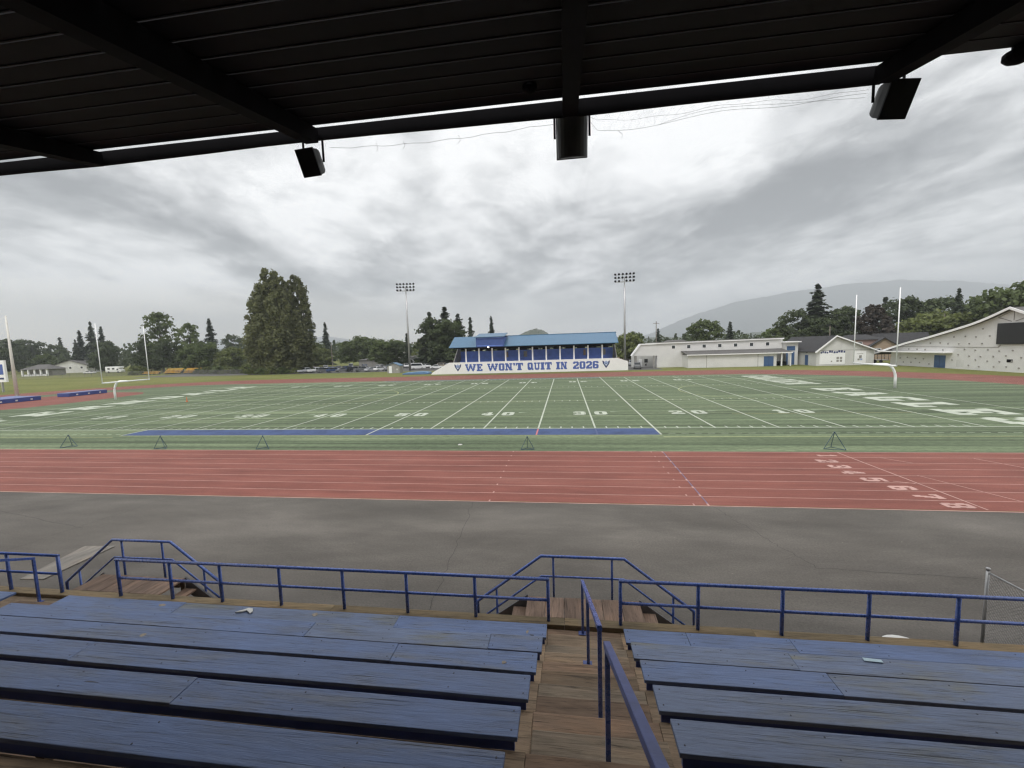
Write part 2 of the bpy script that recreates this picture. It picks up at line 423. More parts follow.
# block lettering on a cell grid
GL = {
'W': ['####..###..####','####..###..####','.##...###...##.','.###.#####.###.','.###.#####.###.','..##.##.##.##..','..#####.#####..','..####...####..','...###...###...','...##.....##...'],
'E': ['########','########','.###..##','.###.#..','.#####..','.#####..','.###.#..','.###..##','########','########'],
'O': ['.######.','########','###..###','###..###','###..###','###..###','###..###','###..###','########','.######.'],
'N': ['####..####','#####.####','.####..##.','.#####.##.','.#####.##.','.##.#####.','.##.#####.','.##..####.','####.#####','####..####'],
"'": ['###','###','.##','.#.'],
'T': ['##########','##########','##.####.##','#..####..#','...####...','...####...','...####...','...####...','..######..','..######..'],
'Q': ['.######..','########.','###..###.','###..###.','###..###.','###..###.','####.###.','########.','#########','.####.###'],
'U': ['####.####','####.####','.##...##.','.##...##.','.##...##.','.##...##.','.##...##.','.###.###.','.#######.','..#####..'],
'I': ['######','######','.####.','.####.','.####.','.####.','.####.','.####.','######','######'],
'G': ['.#######','########','###..###','###.....','###.....','###.####','###.####','###..###','########','.#######'],
'L': ['#####...','#####...','.###....','.###....','.###....','.###....','.###..##','.###..##','########','########'],
'D': ['#######.','########','.##..###','.##..###','.##..###','.##..###','.##..###','.##..###','########','#######.'],
'A': ['...####...','...####...','...####...','..##.###..','..##.###..','..##.###..','.########.','.###..###.','####..####','####..####'],
'S': ['.######.','########','###..###','####....','.######.','..######','.....###','###..###','########','.######.'],
'F': ['########','########','.###..##','.###.#..','.#####..','.#####..','.###.#..','.###....','#####...','#####...'],
'R': ['#######.','########','.###.###','.###.###','.######.','.######.','.###.##.','.###.###','####.###','####.###'],
'0': ['.######.','########','###..###','###..###','###..###','###..###','###..###','###..###','########','.######.'],
'1': ['..###.','.####.','#####.','..###.','..###.','..###.','..###.','..###.','######','######'],
'2': ['.######.','########','###..###','.....###','....####','..#####.','.####...','####..##','########','########'],
'3': ['.######.','########','###..###','.....###','..#####.','..#####.','.....###','###..###','########','.######.'],
'4': ['....###..','...####..','..#####..','.##.###..','##..###..','##..###..','#########','#########','....###..','...#####.'],
'5': ['########','########','###.....','#######.','########','##...###','.....###','###..###','########','.######.'],
'6': ['.######.','########','###..###','###.....','#######.','########','###..###','###..###','########','.######.'],
'7': ['########','########','##...###','....###.','....###.','...###..','...###..','..###...','..###...','..###...'],
'8': ['.######.','########','###..###','###..###','.######.','.######.','###..###','###..###','########','.######.'],
}
def text_cells(s, gap=1.2, space=5):
    """runs of cells (x0,y0,x1,y1) with y up, cell height 1 of 10; total width"""
    out = []; x = 0
    for ch in s:
        if ch == ' ': x += space; continue
        g_ = GL[ch]; w = len(g_[0])
        used = [[False]*w for _ in g_]
        for r_, row in enumerate(g_):
            c = 0
            while c < w:
                if row[c] == '#' and not used[r_][c]:
                    e = c
                    while e < w and row[e] == '#' and not used[r_][e]: e += 1
                    r2 = r_+1
                    while r2 < len(g_) and all(g_[r2][q] == '#' and not used[r2][q] for q in range(c, e)) and (c == 0 or g_[r2][c-1] == row[c-1]) and (e == w or g_[r2][e] == row[e]): r2 += 1
                    for q in range(r_, r2):
                        for t in range(c, e): used[q][t] = True
                    out.append((x+c, 10-r2, x+e, 10-r_)); c = e
                else: c += 1
        x += w+gap
    return out, x-gap
def paint_text(mb, s, cx, cy, height, width, ang, z, mi=0, gap=1.2, space=5):
    """flat lettering centred at cx,cy; ang turns the reading direction"""
    cells, W = text_cells(s, gap, space); sx = width/W; sy = height/10; ca, sa = math.cos(ang), math.sin(ang)
    for (x0,y0,x1,y1) in cells:
        P = []
        for (x, y) in ((x0,y0),(x1,y0),(x1,y1),(x0,y1)):
            u = (x-W/2)*sx; v = (y-5)*sy
            P.append((cx+u*ca-v*sa, cy+u*sa+v*ca, z))
        mb.face(P, mi)
mb = MB()
for n_, (x, y) in zip('12345678', ((14.6,24.55),(13.95,23.45),(13.95,22.45),(13.95,21.45),(14.15,20.4),(14.55,19.3),(14.75,18.3),(15.05,17.35))):
    paint_text(mb, n_, x+.08, y, 1.0, .52 if n_ != '1' else .3, -PI/2, .0168)
mb.build('lane_numbers', M['lane_white'], tr, fix=False)

# football markings
WH, FA, YE, BL, PK, DK, FB = range(7)
mb = MB(); Z1 = .016; Z2 = .020; Z3 = .024
mb.face([(X50-25*YD,30.05,Z1),(X50+25*YD,30.05,Z1),(X50+25*YD,NS-.1,Z1),(X50-25*YD,NS-.1,Z1)], BL)
mb.face([(X50-25*YD,FS+.6,Z1),(X50+25*YD,FS+.6,Z1),(X50+25*YD,FS+2.0,Z1),(X50-25*YD,FS+2.0,Z1)], FB)
strip(mb, [(X50-60*YD,NS),(X50+60*YD,NS)], .12, Z2); strip(mb, [(X50-60*YD,FS),(X50+60*YD,FS)], .12, Z2)
strip(mb, [(X50-60*YD,NS),(X50-60*YD,FS)], .12, Z3); strip(mb, [(X50+60*YD,NS),(X50+60*YD,FS)], .12, Z3)
for k in range(-10, 11):
    x = X50+k*5*YD; ext = 2.35 if k in (-5, 0, 5) else 0
    w = .14
    strip(mb, [(x,NS-ext),(x,FS+(ext if abs(k) <= 5 else 0))], w, Z3)
strip(mb, [(X50+15*YD,30.0),(X50+15*YD,NS-.2)], .12, Z3, PK); strip(mb, [(X50+20*YD,30.0),(X50+20*YD,NS-.2)], .12, Z3, DK)
for yd in range(-49, 50):
    if yd % 5 == 0: continue
    x = X50+yd*YD
    for (y0, y1) in ((NS+.12,NS+.72),(FS-.72,FS-.12),(NS+16.256-.3,NS+16.256+.3),(NS+32.51-.3,NS+32.51+.3)):
        strip(mb, [(x,y0),(x,y1)], .11, Z2)
for k in range(0, 42):
    x = X50+25*YD+.6+k*.92
    strip(mb, [(x,30.5),(x+.5,30.5)], .1, Z1, FA)
    strip(mb, [(X50-25*YD-.6-k*.92,30.5),(X50-25*YD-1.1-k*.92,30.5)], .1, Z1, FA)
strip(mb, [(-76,29.4),(X50-25*YD,29.4)], .1, Z1, YE); strip(mb, [(X50+25*YD,29.4),(38,29.4)], .1, Z1, YE)
strip(mb, [(-70,83.4),(38,83.4)], .1, Z1, YE); strip(mb, [(X50-25*YD,29.9),(X50+25*YD,29.9)], .1, Z1, YE)
# soccer lines in pale yellow
for (cx, s_) in ((-34.5, 1), (24.5, -1)):
    pts = [(cx+s_*9.0*math.cos(a), 56.8+9.0*math.sin(a)) for a in [R(-70+140*i/24) for i in range(25)]]
    strip(mb, pts, .11, Z1, YE)
for y in (43.2, 46.0, 69.8):
    strip(mb, [(-55,y),(-28,y)], .09, Z1, FA)
strip(mb, [(15,38.6),(30,38.6)], .1, Z1, YE)
# numbers
for k, s_ in ((-40,'10'),(-30,'20'),(-20,'30'),(-10,'40'),(0,'50'),(10,'40'),(20,'30'),(30,'20'),(40,'10')):
    x = X50+k*YD
    for (cy, an) in ((NS+7.3, 0), (FS-7.3, PI)):
        for ch, dx in ((s_[0], -1.0), (s_[1], 1.05)):
            paint_text(mb, ch, x+dx*math.cos(an), cy, 1.83, 1.2 if ch != '1' else .9, an, Z2)
        if k:
            d = 1 if k > 0 else -1; ax = x+d*2.05 if an == 0 else x+d*2.05
            mb.face([(ax,cy+.42,Z2),(ax,cy+.75,Z2),(ax+d*.95,cy+.58,Z2)][::d], FA)
paint_text(mb, 'EAGLES', 34.4, 45.4, 4.6, 24.8, -PI/2, Z2, gap=3.2)
paint_text(mb, 'GOLDEN', 34.4, 71.3, 4.6, 16.4, -PI/2, Z2, gap=2.0)
paint_text(mb, 'FERNDALE', -66.4, 56.2, 4.4, 41, PI/2, Z2, gap=2.6)
mb.build('field_markings', [M['paint_white'], M['paint_faint'], M['paint_yellow'], M['paint_blue'], M['pink'], M['navy'], mk_line('field_paint_blue_faded', (.115,.135,.15), .3)], field, fix=False)

# ------------------------------------------------------------------ near grandstand (camera stands in it)
H = 6.746
stand = thing('grandstand', 'weathered timber seating deck of the near stand with its plank steps', 'grandstand', (0,0,0))
RP, RR = .739, .3325
def tz(i): return H-5.13+RR*i if i else H-5.06
rng = random.Random(11)
AIS = [(-11.25,-10.05),(-.40,.87)]
NT = 12
# front deck beam + tiers
def boards(name, x0, x1, y0, y1, ztop, mat, n, parent, th=.045, joint=None):
    """n planks side by side along X, cut at random joints"""
    w = (y1-y0)/n
    for k in range(n):
        a = y0+k*w; xs = [x0]+([] if not joint else sorted(rng.uniform(x0+.6, x1-.6) for _ in range(joint)))+[x1]
        for q in range(len(xs)-1):
            dz = rng.uniform(-.004,.004); mb = MB()
            mb.box(xs[q]+.003, a+rng.uniform(.006,.012), ztop-th+dz, xs[q+1]-.003, a+w-rng.uniform(.004,.010), ztop+dz)
            mb.build(name, mat or M[rng.choice(('tread','tread_red','tread_grey'))], parent, bevel=.010)
for i in range(NT):
    y1 = 6.08-RP*(i-1) if i else 6.80; y0 = 6.08-RP*i; z = tz(i)
    for (a, b) in ((-18,-11.25),(-10.05,-.40),(.87,12)):
        mb = MB(); mb.box(a, y0, z-.05, b, y1-.005, z); mb.build('footboard', M['tread'], stand)
    if i < NT-1:
        mb = MB(); mb.box(-18, y0-.045, z-.03, 12, y0-.004, tz(i+1)-.055); mb.build('riser', M['tread'], stand)
    for (a, b) in AIS:
        boards('aisle_plank', a, b, y0, y1-.004, z, None, 2, stand)
        if i < NT-1:      # half step
            mb = MB(); mb.box(a+.01, y0, z+.004, b-.01, y0+.34, z+.120); mb.build('step_block', M['tread'], stand)
            mb = MB(); mb.box(a+rng.uniform(0,.03), y0+.012, z+.122, b-rng.uniform(0,.03), y0+.375+rng.uniform(-.012,.012), z+.166); mb.build('step_plank', M[rng.choice(('tread','tread_red','tread_grey'))], stand, bevel=.012)
xs = [-18,-13.2,-8.9,-4.6,-.1,3.1,7.2,12]
for a, b in zip(xs, xs[1:]):
    mb = MB(); mb.box(a+.002, 6.80, H-5.20, b-.002, 7.0, H-4.985+rng.uniform(-.006,.006)); mb.build('deck_beam', M['beam'], stand, bevel=.012)
mb = MB(); mb.box(-18,6.90,0.0,12,6.96,H-5.21); mb.build('skirt_board', M['tread'], stand)
mb = MB(); mb.box(-18,-3.3,tz(NT-1)-.1,12,6.08-RP*(NT-1)-.05,tz(NT-1)-.02); mb.build('rear_walkway', M['tread'], stand)

# benches: each row of each bay is a thing made of boards
def bench(i, x0, x1, joints, mats, label, end_dy=0):
    yb = 6.108-RP*i; zt = H-4.70+RR*i
    t = thing('bleacher_bench', label, 'bench', ((x0+x1)/2, yb, zt-.05), 0, 'blue plank benches of the near stand')
    X = (x0+x1)/2; ed = [x0]+joints+[x1]
    for q in range(len(ed)-1):
        mb = MB(); dz = rng.uniform(-.003,.003); dy = rng.uniform(-.006,.006)
        n = max(2, int((ed[q+1]-ed[q])/1.2)); a, b = ed[q]-X+.002, ed[q+1]-X-.002
        # slightly wavy near edge
        pts_n = [(a+(b-a)*k/n, -.0+rng.uniform(-.006,.006)) for k in range(n+1)]
        pts_f = [(a+(b-a)*k/n, .314+rng.uniform(-.004,.004)) for k in range(n+1)]
        mb.prism([(x, y+dy) for x, y in pts_n]+[(x, y+dy) for x, y in reversed(pts_f)], 2, .005+dz, .05+dz, 0)
        mt = mats[q % len(mats)]
        nails = [(a+.06,.07),(a+.06,.26),(b-.06,.07),(b-.06,.26)]
        for xx in [v for v in [a+1.25+1.8*k for k in range(12)] if v < b-.4]: nails += [(xx+rng.uniform(-.03,.03),.07),(xx+rng.uniform(-.03,.03),.26)]
        nb = MB()
        for (nx, ny) in nails:
            nb.prism([(nx+.008*math.cos(k*PI/4), ny+dy+.008*math.sin(k*PI/4)) for k in range(8)], 2, .0502+dz, .053+dz, 0)
        me = mb.mesh('seat_board', [mt, M['nail']], bevel=.007); nme = nb.mesh('nails', M['nail'])
        for pl in nme.polygons: pl.material_index = 1
        bm = bmesh.new(); bm.from_mesh(me); bm.from_mesh(nme); bm.to_mesh(me); bm.free(); bpy.data.meshes.remove(nme); s = link('seat_board', me, t)
    sk = MB(); sk.box(x0-X+.03, .012, -.095, x1-X-.03, .05, .003); sk.build('rear_skirt', M['skirt'], t)
    br = MB()
    for xx in [x0-X+.35+1.8*k for k in range(20)]:
        if xx < x1-X-.1: br.box(xx-.045, .055, -.23, xx+.045, .28, .003)
    br.build('bearer', M['tread'], t)
    return t
A_, B_ = M['bench_a'], M['bench_b']
PL = ['front row', 'second row', 'third row', 'fourth row', 'fifth row', 'sixth row']
LJ = [[-7.3,-3.0],[-4.1,-1.2],[-2.35],[-6.2],[-3.9],[],[],[]]
for i in range(6):
    bench(i, -9.98 if i == 0 else -10.12+.03*(i % 2), (-.385,-.41,-.43,-.45,-.47,-.50)[i], LJ[i], [A_, B_ if i in (0,1) else A_],
          'long blue plank bench left of the near aisle, %s from the front rail' % PL[i])
RJ = [[1.85,3.4],[3.0],[3.05],[],[],[]]
for i in range(6):
    bench(i, .872, 11.8, RJ[i], [A_, B_] if i == 2 else [B_ if i else A_], 'worn blue plank bench right of the near aisle, %s from the front rail' % PL[i])
for i in range(2):
    bench(i, -18, -11.25, [], [A_], 'blue plank bench across the far left aisle, %s from the front rail' % PL[i])
# bare knots and chips in the paint, litter
def patch(par_x, i, y, rx, ry, mat, seed, name='bare_patch'):
    r2 = random.Random(seed); zt = H-4.70+RR*i; yb = 6.108-RP*i
    mb = MB(); n = 11
    mb.prism([(par_x+rx*math.cos(2*PI*k/n)*r2.uniform(.6,1.1), yb+y+ry*math.sin(2*PI*k/n)*r2.uniform(.6,1.1)) for k in range(n)], 2, zt-.004, zt+.0012)
    tgt = None
    for o in COL.objects:
        if o.name.startswith('bleacher_bench') and abs(o.location.z-(zt-.05)) < .01:
            for c in o.children:
                if c.name.startswith('seat_board'):
                    xs_ = [v.co.x+o.location.x for v in c.data.vertices]
                    if min(xs_) <= par_x <= max(xs_): tgt = c
    o = mb.build(name, mat, None)
    if tgt is not None:
        t = tgt.parent; o.data.transform(Matrix.Translation(-t.location)); o.parent = tgt
    return o
patch(-.70, 0, .10, .025, .045, M['knot'], 1); patch(-.85, 2, .12, .035, .03, M['knot'], 2)
patch(-4.55, 0, .20, .06, .05, M['knot'], 3); patch(-7.7, 0, .20, .10, .04, M['knot'], 4); patch(-6.2, 2, .13, .045, .04, M['knot'], 5)
patch(-5.0, 4, .15, .10, .009, M['nail'], 6, 'split_knot'); patch(-5.7, 3, .12, .09, .007, M['nail'], 7, 'split_knot'); patch(-.62,0,.03,.05,.02,M['nail'],8,'split_knot')
patch(4.9, 3, .25, .07, .03, M['nail'], 9, 'split_knot'); patch(6.6,4,.2,.02,.014,M['nail'],10,'split_knot')
def scrap(name, label, cat, x, i, y, pts, th, mat):
    zt = H-4.70+RR*i+.006; yb = 6.108-RP*i
    mb = MB(); r2 = random.Random(len(label)); n = len(pts)
    top = [(px, py, th*r2.uniform(.8,2.0)) for px, py in pts]; bot = [(px, py, 0) for px, py in pts]; c = (sum(p[0] for p in pts)/n, sum(p[1] for p in pts)/n, th*1.8)
    for k in range(n):
        j = (k+1) % n; mb.face([top[k], top[j], c]); mb.face([bot[k], bot[j], top[j], top[k]])
    mb.face(list(reversed(bot)))
    o = mb.build(name, mat); o.location = (x, yb+y, zt); tag(o, label, cat); return o
scrap('paper_scrap', 'pale blue paper scrap lying on the right second row bench', 'paper', 4.02, 1, .26, [(-.1,-.02),(.12,-.035),(.13,.02),(-.09,.035)], .004, M['paper_blue'])
scrap('crumpled_tissue', 'white crumpled tissue bits on the left front row bench', 'litter', -5.85, 0, .15, [(-.22,-.05),(-.1,-.02),(-.02,.03),(.08,-.05),(.1,.0),(.03,.08),(-.06,.09),(-.12,.03)], .012, M['paper'])

# guard rails
def railing(label, posts, y, ztop, zbot, x0, x1, midfrac=.5, group='blue front guard rails', loc=None):
    t = thing('guard_rail', label, 'railing', (0,0,0), 0, group)
    mb = MB(); mb.tube([(x0,y,ztop),(x1,y,ztop)], .030, 10); mb.build('top_rail', M['rail'], t, smooth=True)
    zm = zbot+(ztop-zbot)*midfrac
    mb = MB(); mb.tube([(x0,y+.002,zm),(x1,y+.002,zm)], .026, 10); mb.build('mid_rail', M['rail'], t, smooth=True)
    for x in posts:
        mb = MB(); mb.tube([(x,y,zbot-.14),(x,y,ztop-.015)], .031, 10); mb.build('post', M['rail'], t, smooth=True)
    return t
railing('blue tube guard rail along the deck front left of the near steps', [-9.40,-8.15,-7.0,-5.69,-4.35,-3.06,-1.735,-.385], 6.9, H-4.19, H-4.985, -9.43, -.36)
railing('blue tube guard rail along the deck front right of the near steps', [.89,2.195,3.54,4.85,6.13,7.45,8.8,10.1,11.4], 6.9, H-4.165, H-4.985, .865, 12)
railing('blue tube guard rail stub at the far left edge beyond the left steps', [-10.87,-12.2,-13.5,-14.8,-16.1,-17.4], 6.9, H-4.16, H-4.985, -18, -10.845)

# aisle hand rails: square tube on plated posts
def handrail(label, ends, posts, group='aisle hand rails', mat='rail', taper=.05):
    t = thing('handrail', label, 'handrail', (0,0,0), 0, group)
    mb = MB(); mb.bar(ends[0], ends[1], taper, taper); mb.build('grip_rail', M[mat], t, bevel=.006)
    for (a, b) in posts:
        mb = MB(); mb.bar((b[0],b[1],b[2]+.006), (a[0],a[1],a[2]-.01), .042, .042); p = mb.build('post', M['rail'], t, bevel=.004)
        mb = MB(); mb.box(b[0]-.075, b[1]-.05, b[2], b[0]+.055, b[1]+.05, b[2]+.012); mb.build('base_plate', M['skirt'], p, bevel=.003)
    return t
def hx(y): return .30-.028*(y-3.87)
handrail('blue lower hand rail on three plated posts down the near aisle', (((hx(6.66)),6.76,H-4.11),(hx(3.94),3.92,H-2.88)),
         [((hx(6.72),6.72,H-4.11),(hx(6.72),6.72,tz(0)+.004)),((hx(5.53),5.53,H-3.575),(hx(5.53),5.53,tz(1)+.168)),((hx(3.95),3.945,H-2.905),(hx(3.95),3.945,tz(3)+.168))])
handrail('worn purplish upper hand rail running up the near aisle towards the viewer', ((.302,3.22,H-2.51),(.37,.25,H-1.07)),
         [((.303,3.2,H-2.53),(.303,3.19,tz(4)+.168)),((.35,.35,H-1.13),(.35,.35,tz(7)+.004))], mat='rail_far', taper=.056)
handrail('blue hand rail of the far left aisle ending at the front deck', ((-11.08,6.66,H-4.10),(-10.9,3.6,H-2.65)),
         [((-11.08,6.645,H-4.11),(-11.08,6.645,tz(0)+.004)),((-10.99,5.2,H-3.44),(-10.99,5.2,tz(2)+.004))])

# boarding platforms with side stairs
def platform(cx, label, rl, w0, w1):
    t = thing('stair_platform', label, 'stairs', (cx,0,0), 0, 'timber stair platforms in front of the near stand')
    z = H-4.985; zg = .004
    n = 6; x0, x1 = w0, w1
    for k in range(n):
        a = x0+(x1-x0)*k/n; mb = MB(); mb.box(a+.004, 7.002, z-.045+rng.uniform(-.003,.003), a+(x1-x0)/n-.005, 7.60+rng.uniform(-.01,.01), z+rng.uniform(-.003,.003)); mb.build('platform_board', M['deckwood'], t, bevel=.005)
    mb = MB(); mb.box(x0,7.56,zg,x0+.09,7.595,z-.05); mb.box(x1-.09,7.56,zg,x1,7.595,z-.05); mb.box(x0+.1,7.545,z-.2,x1-.1,7.585,z-.05); mb.build('platform_frame', M['tread'], t)
    ns = 8
    for sgn, xe in ((-1, x0), (1, x1)):
        for k in range(1, ns):
            zz = z-k*z/ns; xa = xe+sgn*(k-1)*.27; xb = xa+sgn*.29
            mb = MB(); mb.box(min(xa,xb), 7.03, zz-.04, max(xa,xb), 7.58, zz); mb.build('stair_tread', M['deckwood'], t, bevel=.005)
        L = ns*.27
        mb = MB(); mb.hexa([(xe,7.60,z-.30),(xe,7.64,z-.30),(xe,7.64,z+.02),(xe,7.60,z+.02)]+[(xe+sgn*(L-.1),7.60,zg),(xe+sgn*(L-.1),7.64,zg),(xe+sgn*(L-.1),7.64,.30),(xe+sgn*(L-.1),7.60,.30)]); mb.build('stringer', M['galv_grey'], t)
    zr = H-4.17; (a, b, c, d) = rl
    mb = MB(); sl = .77
    mb.tube([(a,7.66,zr-(b-a)*sl-.62),(a,7.66,zr-(b-a)*sl),(b,7.66,zr),(c,7.66,zr),(d,7.66,zr-(d-c)*sl),(d,7.66,zr-(d-c)*sl-.62)], .028, 10); mb.build('top_rail', M['rail'], t, smooth=True)
    dr = .42
    mb = MB(); mb.tube([(a-.12,7.662,zr-dr-(b-a)*sl-.09),(b,7.662,zr-dr),(c,7.662,zr-dr),(d+.12,7.662,zr-dr-(d-c)*sl-.09)], .02, 10); mb.build('mid_rail', M['rail'], t, smooth=True)
    for x, zb, zt_ in ((b+.24,z-.15,zr),(c-.23,z-.15,zr),(a+.40,z-1.25,zr-(b-a-.40)*sl),(d-.38,z-1.25,zr-(d-c-.38)*sl)):
        mb = MB(); mb.tube([(x,7.66,zb),(x,7.66,zt_-.01)], .022, 10); mb.build('post', M['rail'], t, smooth=True)
    return t
M['galv_grey'] = pm('grey_stringer_paint', (.13,.13,.135), .5, .2, 3)
platform(0, 'timber stair platform with blue rails at the end of the near aisle', (-1.87,-.55,1.06,2.36), -.83, 1.34)
platform(-9.95, 'timber stair platform with blue rails seen past the left benches', (-1.95,-.53,1.0,2.16), -.83, 1.34)

# ------------------------------------------------------------------ roof of the near stand
roof = thing('grandstand_roof', 'dark sheet roof of the near stand on heavy rafters, seen from below', 'roof', (0,0,0))
def rz_(y, off=0): return H+3.168+.17*(y-5.55)+off
X0, X1 = -19, 13
mb = MB()
prof = []; y = 5.55; k = 0
while y > -3.4:
    # pan, then a small rib hanging below it
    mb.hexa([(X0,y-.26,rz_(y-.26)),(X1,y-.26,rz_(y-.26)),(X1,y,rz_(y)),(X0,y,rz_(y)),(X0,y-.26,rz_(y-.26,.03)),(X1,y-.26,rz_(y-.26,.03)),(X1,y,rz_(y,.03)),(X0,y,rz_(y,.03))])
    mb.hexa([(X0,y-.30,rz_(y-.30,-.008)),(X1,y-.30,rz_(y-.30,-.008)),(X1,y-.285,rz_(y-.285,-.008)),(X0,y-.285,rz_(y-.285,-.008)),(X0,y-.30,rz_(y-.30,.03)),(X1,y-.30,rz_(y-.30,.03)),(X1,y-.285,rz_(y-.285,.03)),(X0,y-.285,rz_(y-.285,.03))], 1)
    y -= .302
mb.build('roof_sheet', [M['roofdeck'], M['seam_lit']], roof)
for x in (-17.75,-14.2,-10.65,-7.05,-3.5,.12,3.78,7.4,10.9):
    mb = MB(); w = .095
    y0, y1 = -3.35, 5.60
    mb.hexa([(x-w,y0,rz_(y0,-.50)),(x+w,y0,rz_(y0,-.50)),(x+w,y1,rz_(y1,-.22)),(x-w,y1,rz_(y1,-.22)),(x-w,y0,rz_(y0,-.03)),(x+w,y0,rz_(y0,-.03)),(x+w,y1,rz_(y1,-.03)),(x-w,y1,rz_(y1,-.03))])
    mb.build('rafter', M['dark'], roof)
xs = [-19,-7.05,.12,3.80]
for a, b in zip(xs, xs[1:]):
    n = 8
    mb = MB(); top = [(a+.002+(b-a-.004)*i/n, rz_(5.55,.018)) for i in range(n+1)]; bot = [(x, H+2.985+(.035*math.sin(PI*i/n) if a < 0 and b < 1 else .01*math.sin(PI*i/n))+rng.uniform(-.006,.006)) for i, (x, _) in enumerate(top)]
    mb.prism(top+bot[::-1], 1, 5.64, 5.68); mb.build('fascia_beam', M['dark'], roof)
mb = MB(); mb.box(X0,-3.5,0,X1,-3.4,rz_(-3.4,-.05)); mb.build('rear_shade_wall', M['dark'], stand)  # unseen wall added behind the camera to shut out the sky at the back
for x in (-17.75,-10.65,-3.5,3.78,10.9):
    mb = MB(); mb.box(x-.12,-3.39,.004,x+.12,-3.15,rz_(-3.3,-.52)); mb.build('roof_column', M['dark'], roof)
# loudspeakers under the eave
def speaker(label, loc, rz, tilt, back, size, taper=.52):
    t = thing('loudspeaker', label, 'loudspeaker', loc, rz, 'loudspeakers under the near roof')
    w, h, d = size
    T = Matrix.Rotation(tilt, 4, 'X')
    mb = MB()     # cabinet: front face at -Y, rounded back at +Y
    prof_ = [(-w/2,-d/2),(w/2,-d/2)]+[(w/2*math.cos(a)*1.0, -d/2+.05+(d-.05)*math.sin(a)**.8) for a in [R(8+164*i/10) for i in range(11)]]
    K_ = len(prof_)
    for z_, k0 in ((-h/2,0),(h/2,1)):
        mb.v += [(px, py, z_*(1-taper*max(0,(py+d/2-.05)/(d-.05))**1.4)) for px, py in prof_]
    mb.f.append(tuple(range(K_))); mb.f.append(tuple(range(2*K_-1,K_-1,-1))); mb.m += [0,0]
    for q in range(K_): mb.f.append((q, K_+q, K_+(q+1)%K_, (q+1)%K_)); mb.m.append(0)
    me = mb.mesh('cabinet', M[back], bevel=.006); me.transform(T); link('cabinet', me, t)
    mb = MB(); mb.box(-w/2-.012,-d/2-.03,-h/2-.012,w/2+.012,-d/2-.002,h/2+.012); me = mb.mesh('grille', M['spk'], bevel=.006); me.transform(T); link('grille', me, t)
    mb = MB(); s = w/2+.03
    mb.bar((-s,0,-.02),(-s,0,.36),.03,.012); mb.bar((s,0,-.02),(s,0,.36),.03,.012); mb.bar((-s-.015,0,.37),(s+.015,0,.37),.04,.014); mb.build('yoke', M['dark'], t)
    mb = MB(); mb.box(-.06,-.06,.378,.06,.06,.45); mb.build('mount', M['dark'], t)
    return t
speaker('black loudspeaker turned to the left under the roof edge', (-3.62,5.80,H+2.80), R(-6), R(26), 'spk2', (.27,.34,.24))
speaker('grey backed loudspeaker hanging square under the middle rafter', (.15,5.86,H+2.84), R(180), R(-27), 'spk2', (.41,.55,.24), .12)
speaker('black loudspeaker turned to the right under the roof edge end', (3.98,5.80,H+2.86), R(8), R(26), 'spk2', (.31,.38,.28))
def dome(label, loc, r):
    t = thing('dome_lamp', label, 'lamp', loc, 0)
    mb = MB(); n = 14
    prof_ = [(r,0),(r*1.02,-.3*r),(r*.8,-.6*r),(r*.4,-.8*r),(.001,-.86*r)]
    for i in range(len(prof_)-1):
        for j in range(n):
            a, b = 2*PI*j/n, 2*PI*(j+1)/n; (r0,z0),(r1,z1) = prof_[i], prof_[i+1]
            mb.face([(r0*math.cos(a),r0*math.sin(a),z0),(r0*math.cos(b),r0*math.sin(b),z0),(r1*math.cos(b),r1*math.sin(b),z1),(r1*math.cos(a),r1*math.sin(a),z1)])
    mb.build('lamp_bowl', M['dark'], t, smooth=True)
    mb = MB(); mb.prism([(.07*math.cos(k*PI/5), .07*math.sin(k*PI/5)) for k in range(10)], 2, -.005, .09); mb.build('lamp_base', M['dark'], t); return t
dome('dark dome lamp under the roof edge at the far right', (5.08,5.50,H+3.09), .14)
dome('small dark round lamp under the roof left of the middle rafter', (-.36,5.08,H+3.07), .085)
# bird net sagging below the eave
mb = MB(); rng2 = random.Random(5)
def strand(p, r=.0025): mb.tube(p, r, 4, caps=False)
def sag(x, a, b, za, zb, d): t = (x-a)/(b-a); return za+(zb-za)*t-4*d*t*(1-t)
edge = lambda x: H+2.93-(.16*math.exp(-((x-.9)/.7)**2)+.05*math.exp(-((x-2.6)/.8)**2)) if x > .4 else H+2.95
X = [.38+3.3*i/34 for i in range(35)]
strand([(x,5.72+.02*math.sin(x*5),edge(x)) for x in X], .0017)
for d in (.045,):
    strand([(x,5.70+.03*math.sin(x*4+d*40),H+2.985-(H+2.985-edge(x))*(d/.1)+.012*math.sin(x*9+d*70)) for x in X], .0013)
strand([(x,5.73,edge(x)+.05*math.sin((x-1.2)*1.6)) for x in X if x > 1.2], .0015)
for i in range(30):
    x = .45+3.15*i/30+rng2.uniform(-.04,.04); zt = H+2.99
    strand([(x,5.70,zt),(x+.05,5.71,(zt+edge(x))/2),(x+.02+rng2.uniform(-.04,.04),5.72,edge(x))], .0005)
    strand([(x,5.705,zt),(x-.06,5.715,(zt+edge(x))/2),(x-.05+rng2.uniform(-.05,.05),5.725,edge(x))], .0005)
Xl = [-3.3+3.2*i/20 for i in range(21)]
strand([(x,5.72,H+2.93-.05*math.sin((x+3.3)*1.1)+.01*math.sin(x*11)) for x in Xl], .002)
for x in (-2.6,-2.2,-1.4): strand([(x,5.72,H+2.93),(x+.02,5.72,H+2.86),(x-.01,5.72,H+2.82)], .002)
for x in (.75,): strand([(x,5.72,edge(x)),(x+.05,5.72,edge(x)-.05),(x+.04,5.72,edge(x)-.11)], .002)
o = mb.build('bird_net', M['net'], None, fix=False); tag(o, 'fine dark bird netting sagging below the roof edge', 'netting')

